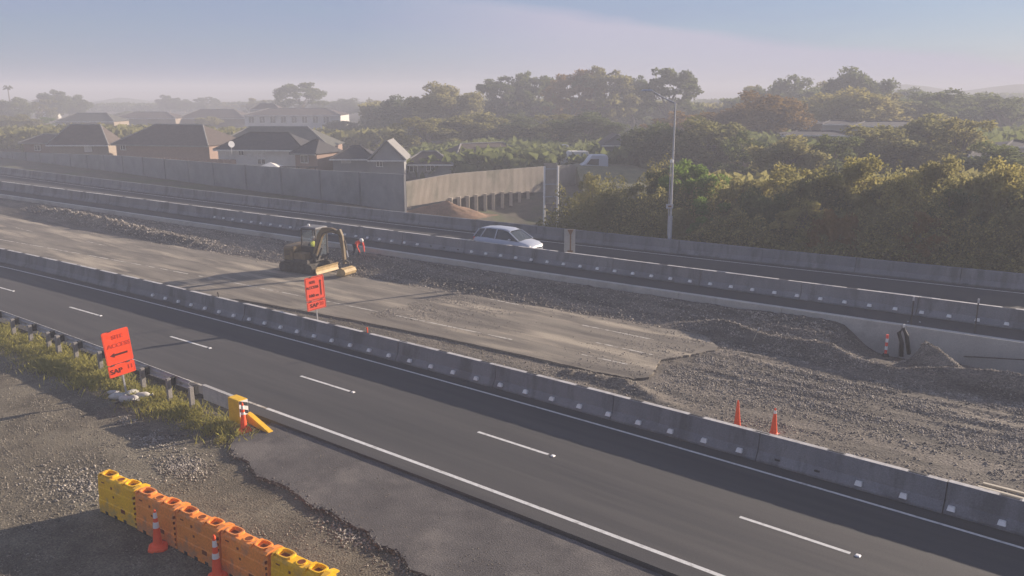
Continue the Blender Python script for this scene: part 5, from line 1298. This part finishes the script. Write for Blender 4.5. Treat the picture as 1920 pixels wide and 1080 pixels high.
for x in (-1.8, 0, 1.8): MB().box((x, 0, z_ / 2), (.12, .12, z_)).build('post', mat['ex_dark'], q)
MB().box((0, 0, z_), (4.1, .12, .14)).build('beam', mat['ex_dark'], q); MB().box((.9, .1, z_ - .2), (2.0, .08, .1), m=Matrix.Rotation(R(-14), 4, 'Y')).build('brace', mat['ex_dark'], q)
gf = P(430, 298, 99); q = empty('garden_fence', loc((P(400, 298, 99).x, 99, .8), R(-18)), 'pinkish board fence between the noise wall and the white villa', 'fence')
for k in range(14): MB().box((-8 + k * .82, 0, (gf.z - .8) / 2), (.78, .05, gf.z - .8)).build('fence_board', mat['brick_p'], q)
# parked vans
def van(px0, px1, ytop, ybot, Y, lb, m, rot):
    a, c = P(px0, ytop, Y), P(px1, ybot, Y); L_ = c.x - a.x; h_ = 1.9 if L_ < 4.5 else 2.2; zb = .8
    root = empty('parked_van', loc(((a.x + c.x) / 2, Y, zb - .0), R(rot)), lb, 'van', 'vehicles parked by the gabled house'); x = L_ / 2
    zt = a.z - zb
    MB().side([(-x, .35), (-x, zt * .62), (-x + .5, zt * .72), (-x + 1.1, zt), (x - .15, zt), (x, zt * .9), (x, .35)], -.85, .85).build('body', mat[m], root, bevel=.06)
    MB().side([(-x + .55, zt * .66), (-x + 1.0, zt * .86), (-x + 1.9, zt * .86), (-x + 1.9, zt * .62)], -.865, .865).build('side_glass', mat['glass'], root)
    for xx in (-x + .8, x - .8):
        for y in (-.8, .8): MB().tube([(xx, y - .1, .33), (xx, y + .1, .33)], .33, 14).build('wheel', mat['black'], root)
van(1048, 1102, 283, 302, 99, 'white van parked left, with dark window, above the ribbed wall', 'render_w', 8)
van(1088, 1138, 290, 304, 94, 'pale car parked in front of the white van', 'car', 5)
van(1040, 1066, 271, 280, 118, 'small silver roof of a vehicle behind the white van', 'car', 0)
# grassy bank with a picket fence
bk0, bk1 = P(1115, 312, 92), P(1200, 318, 92)
b = MB(); b.loft([[(x, 80, .5), (x, 84, zz - 1.0), (x, 92, zz), (x, 98, zz), (x, 99, .4)] for x, zz in ((bk0.x - 2, bk0.z), (bk0.x, bk0.z), (bk1.x, bk1.z), (bk1.x + 2, bk1.z - .5))]); o = b.build('grass_bank', mat['bank']); o['kind'] = 'structure'
q = empty('picket_fence', loc(P(1130, 352, 80) + Vector((0, 0, -.6))), 'short broken pale picket fence on the grassy bank', 'fence')
for k in range(14): MB().box((k * .30, 0, .45), (.10, .03, .9 - .2 * (k % 3))).build('picket', mat['timber'], q)
MB().box((2, .03, .7), (4.1, .03, .07)).build('rail', mat['timber'], q)
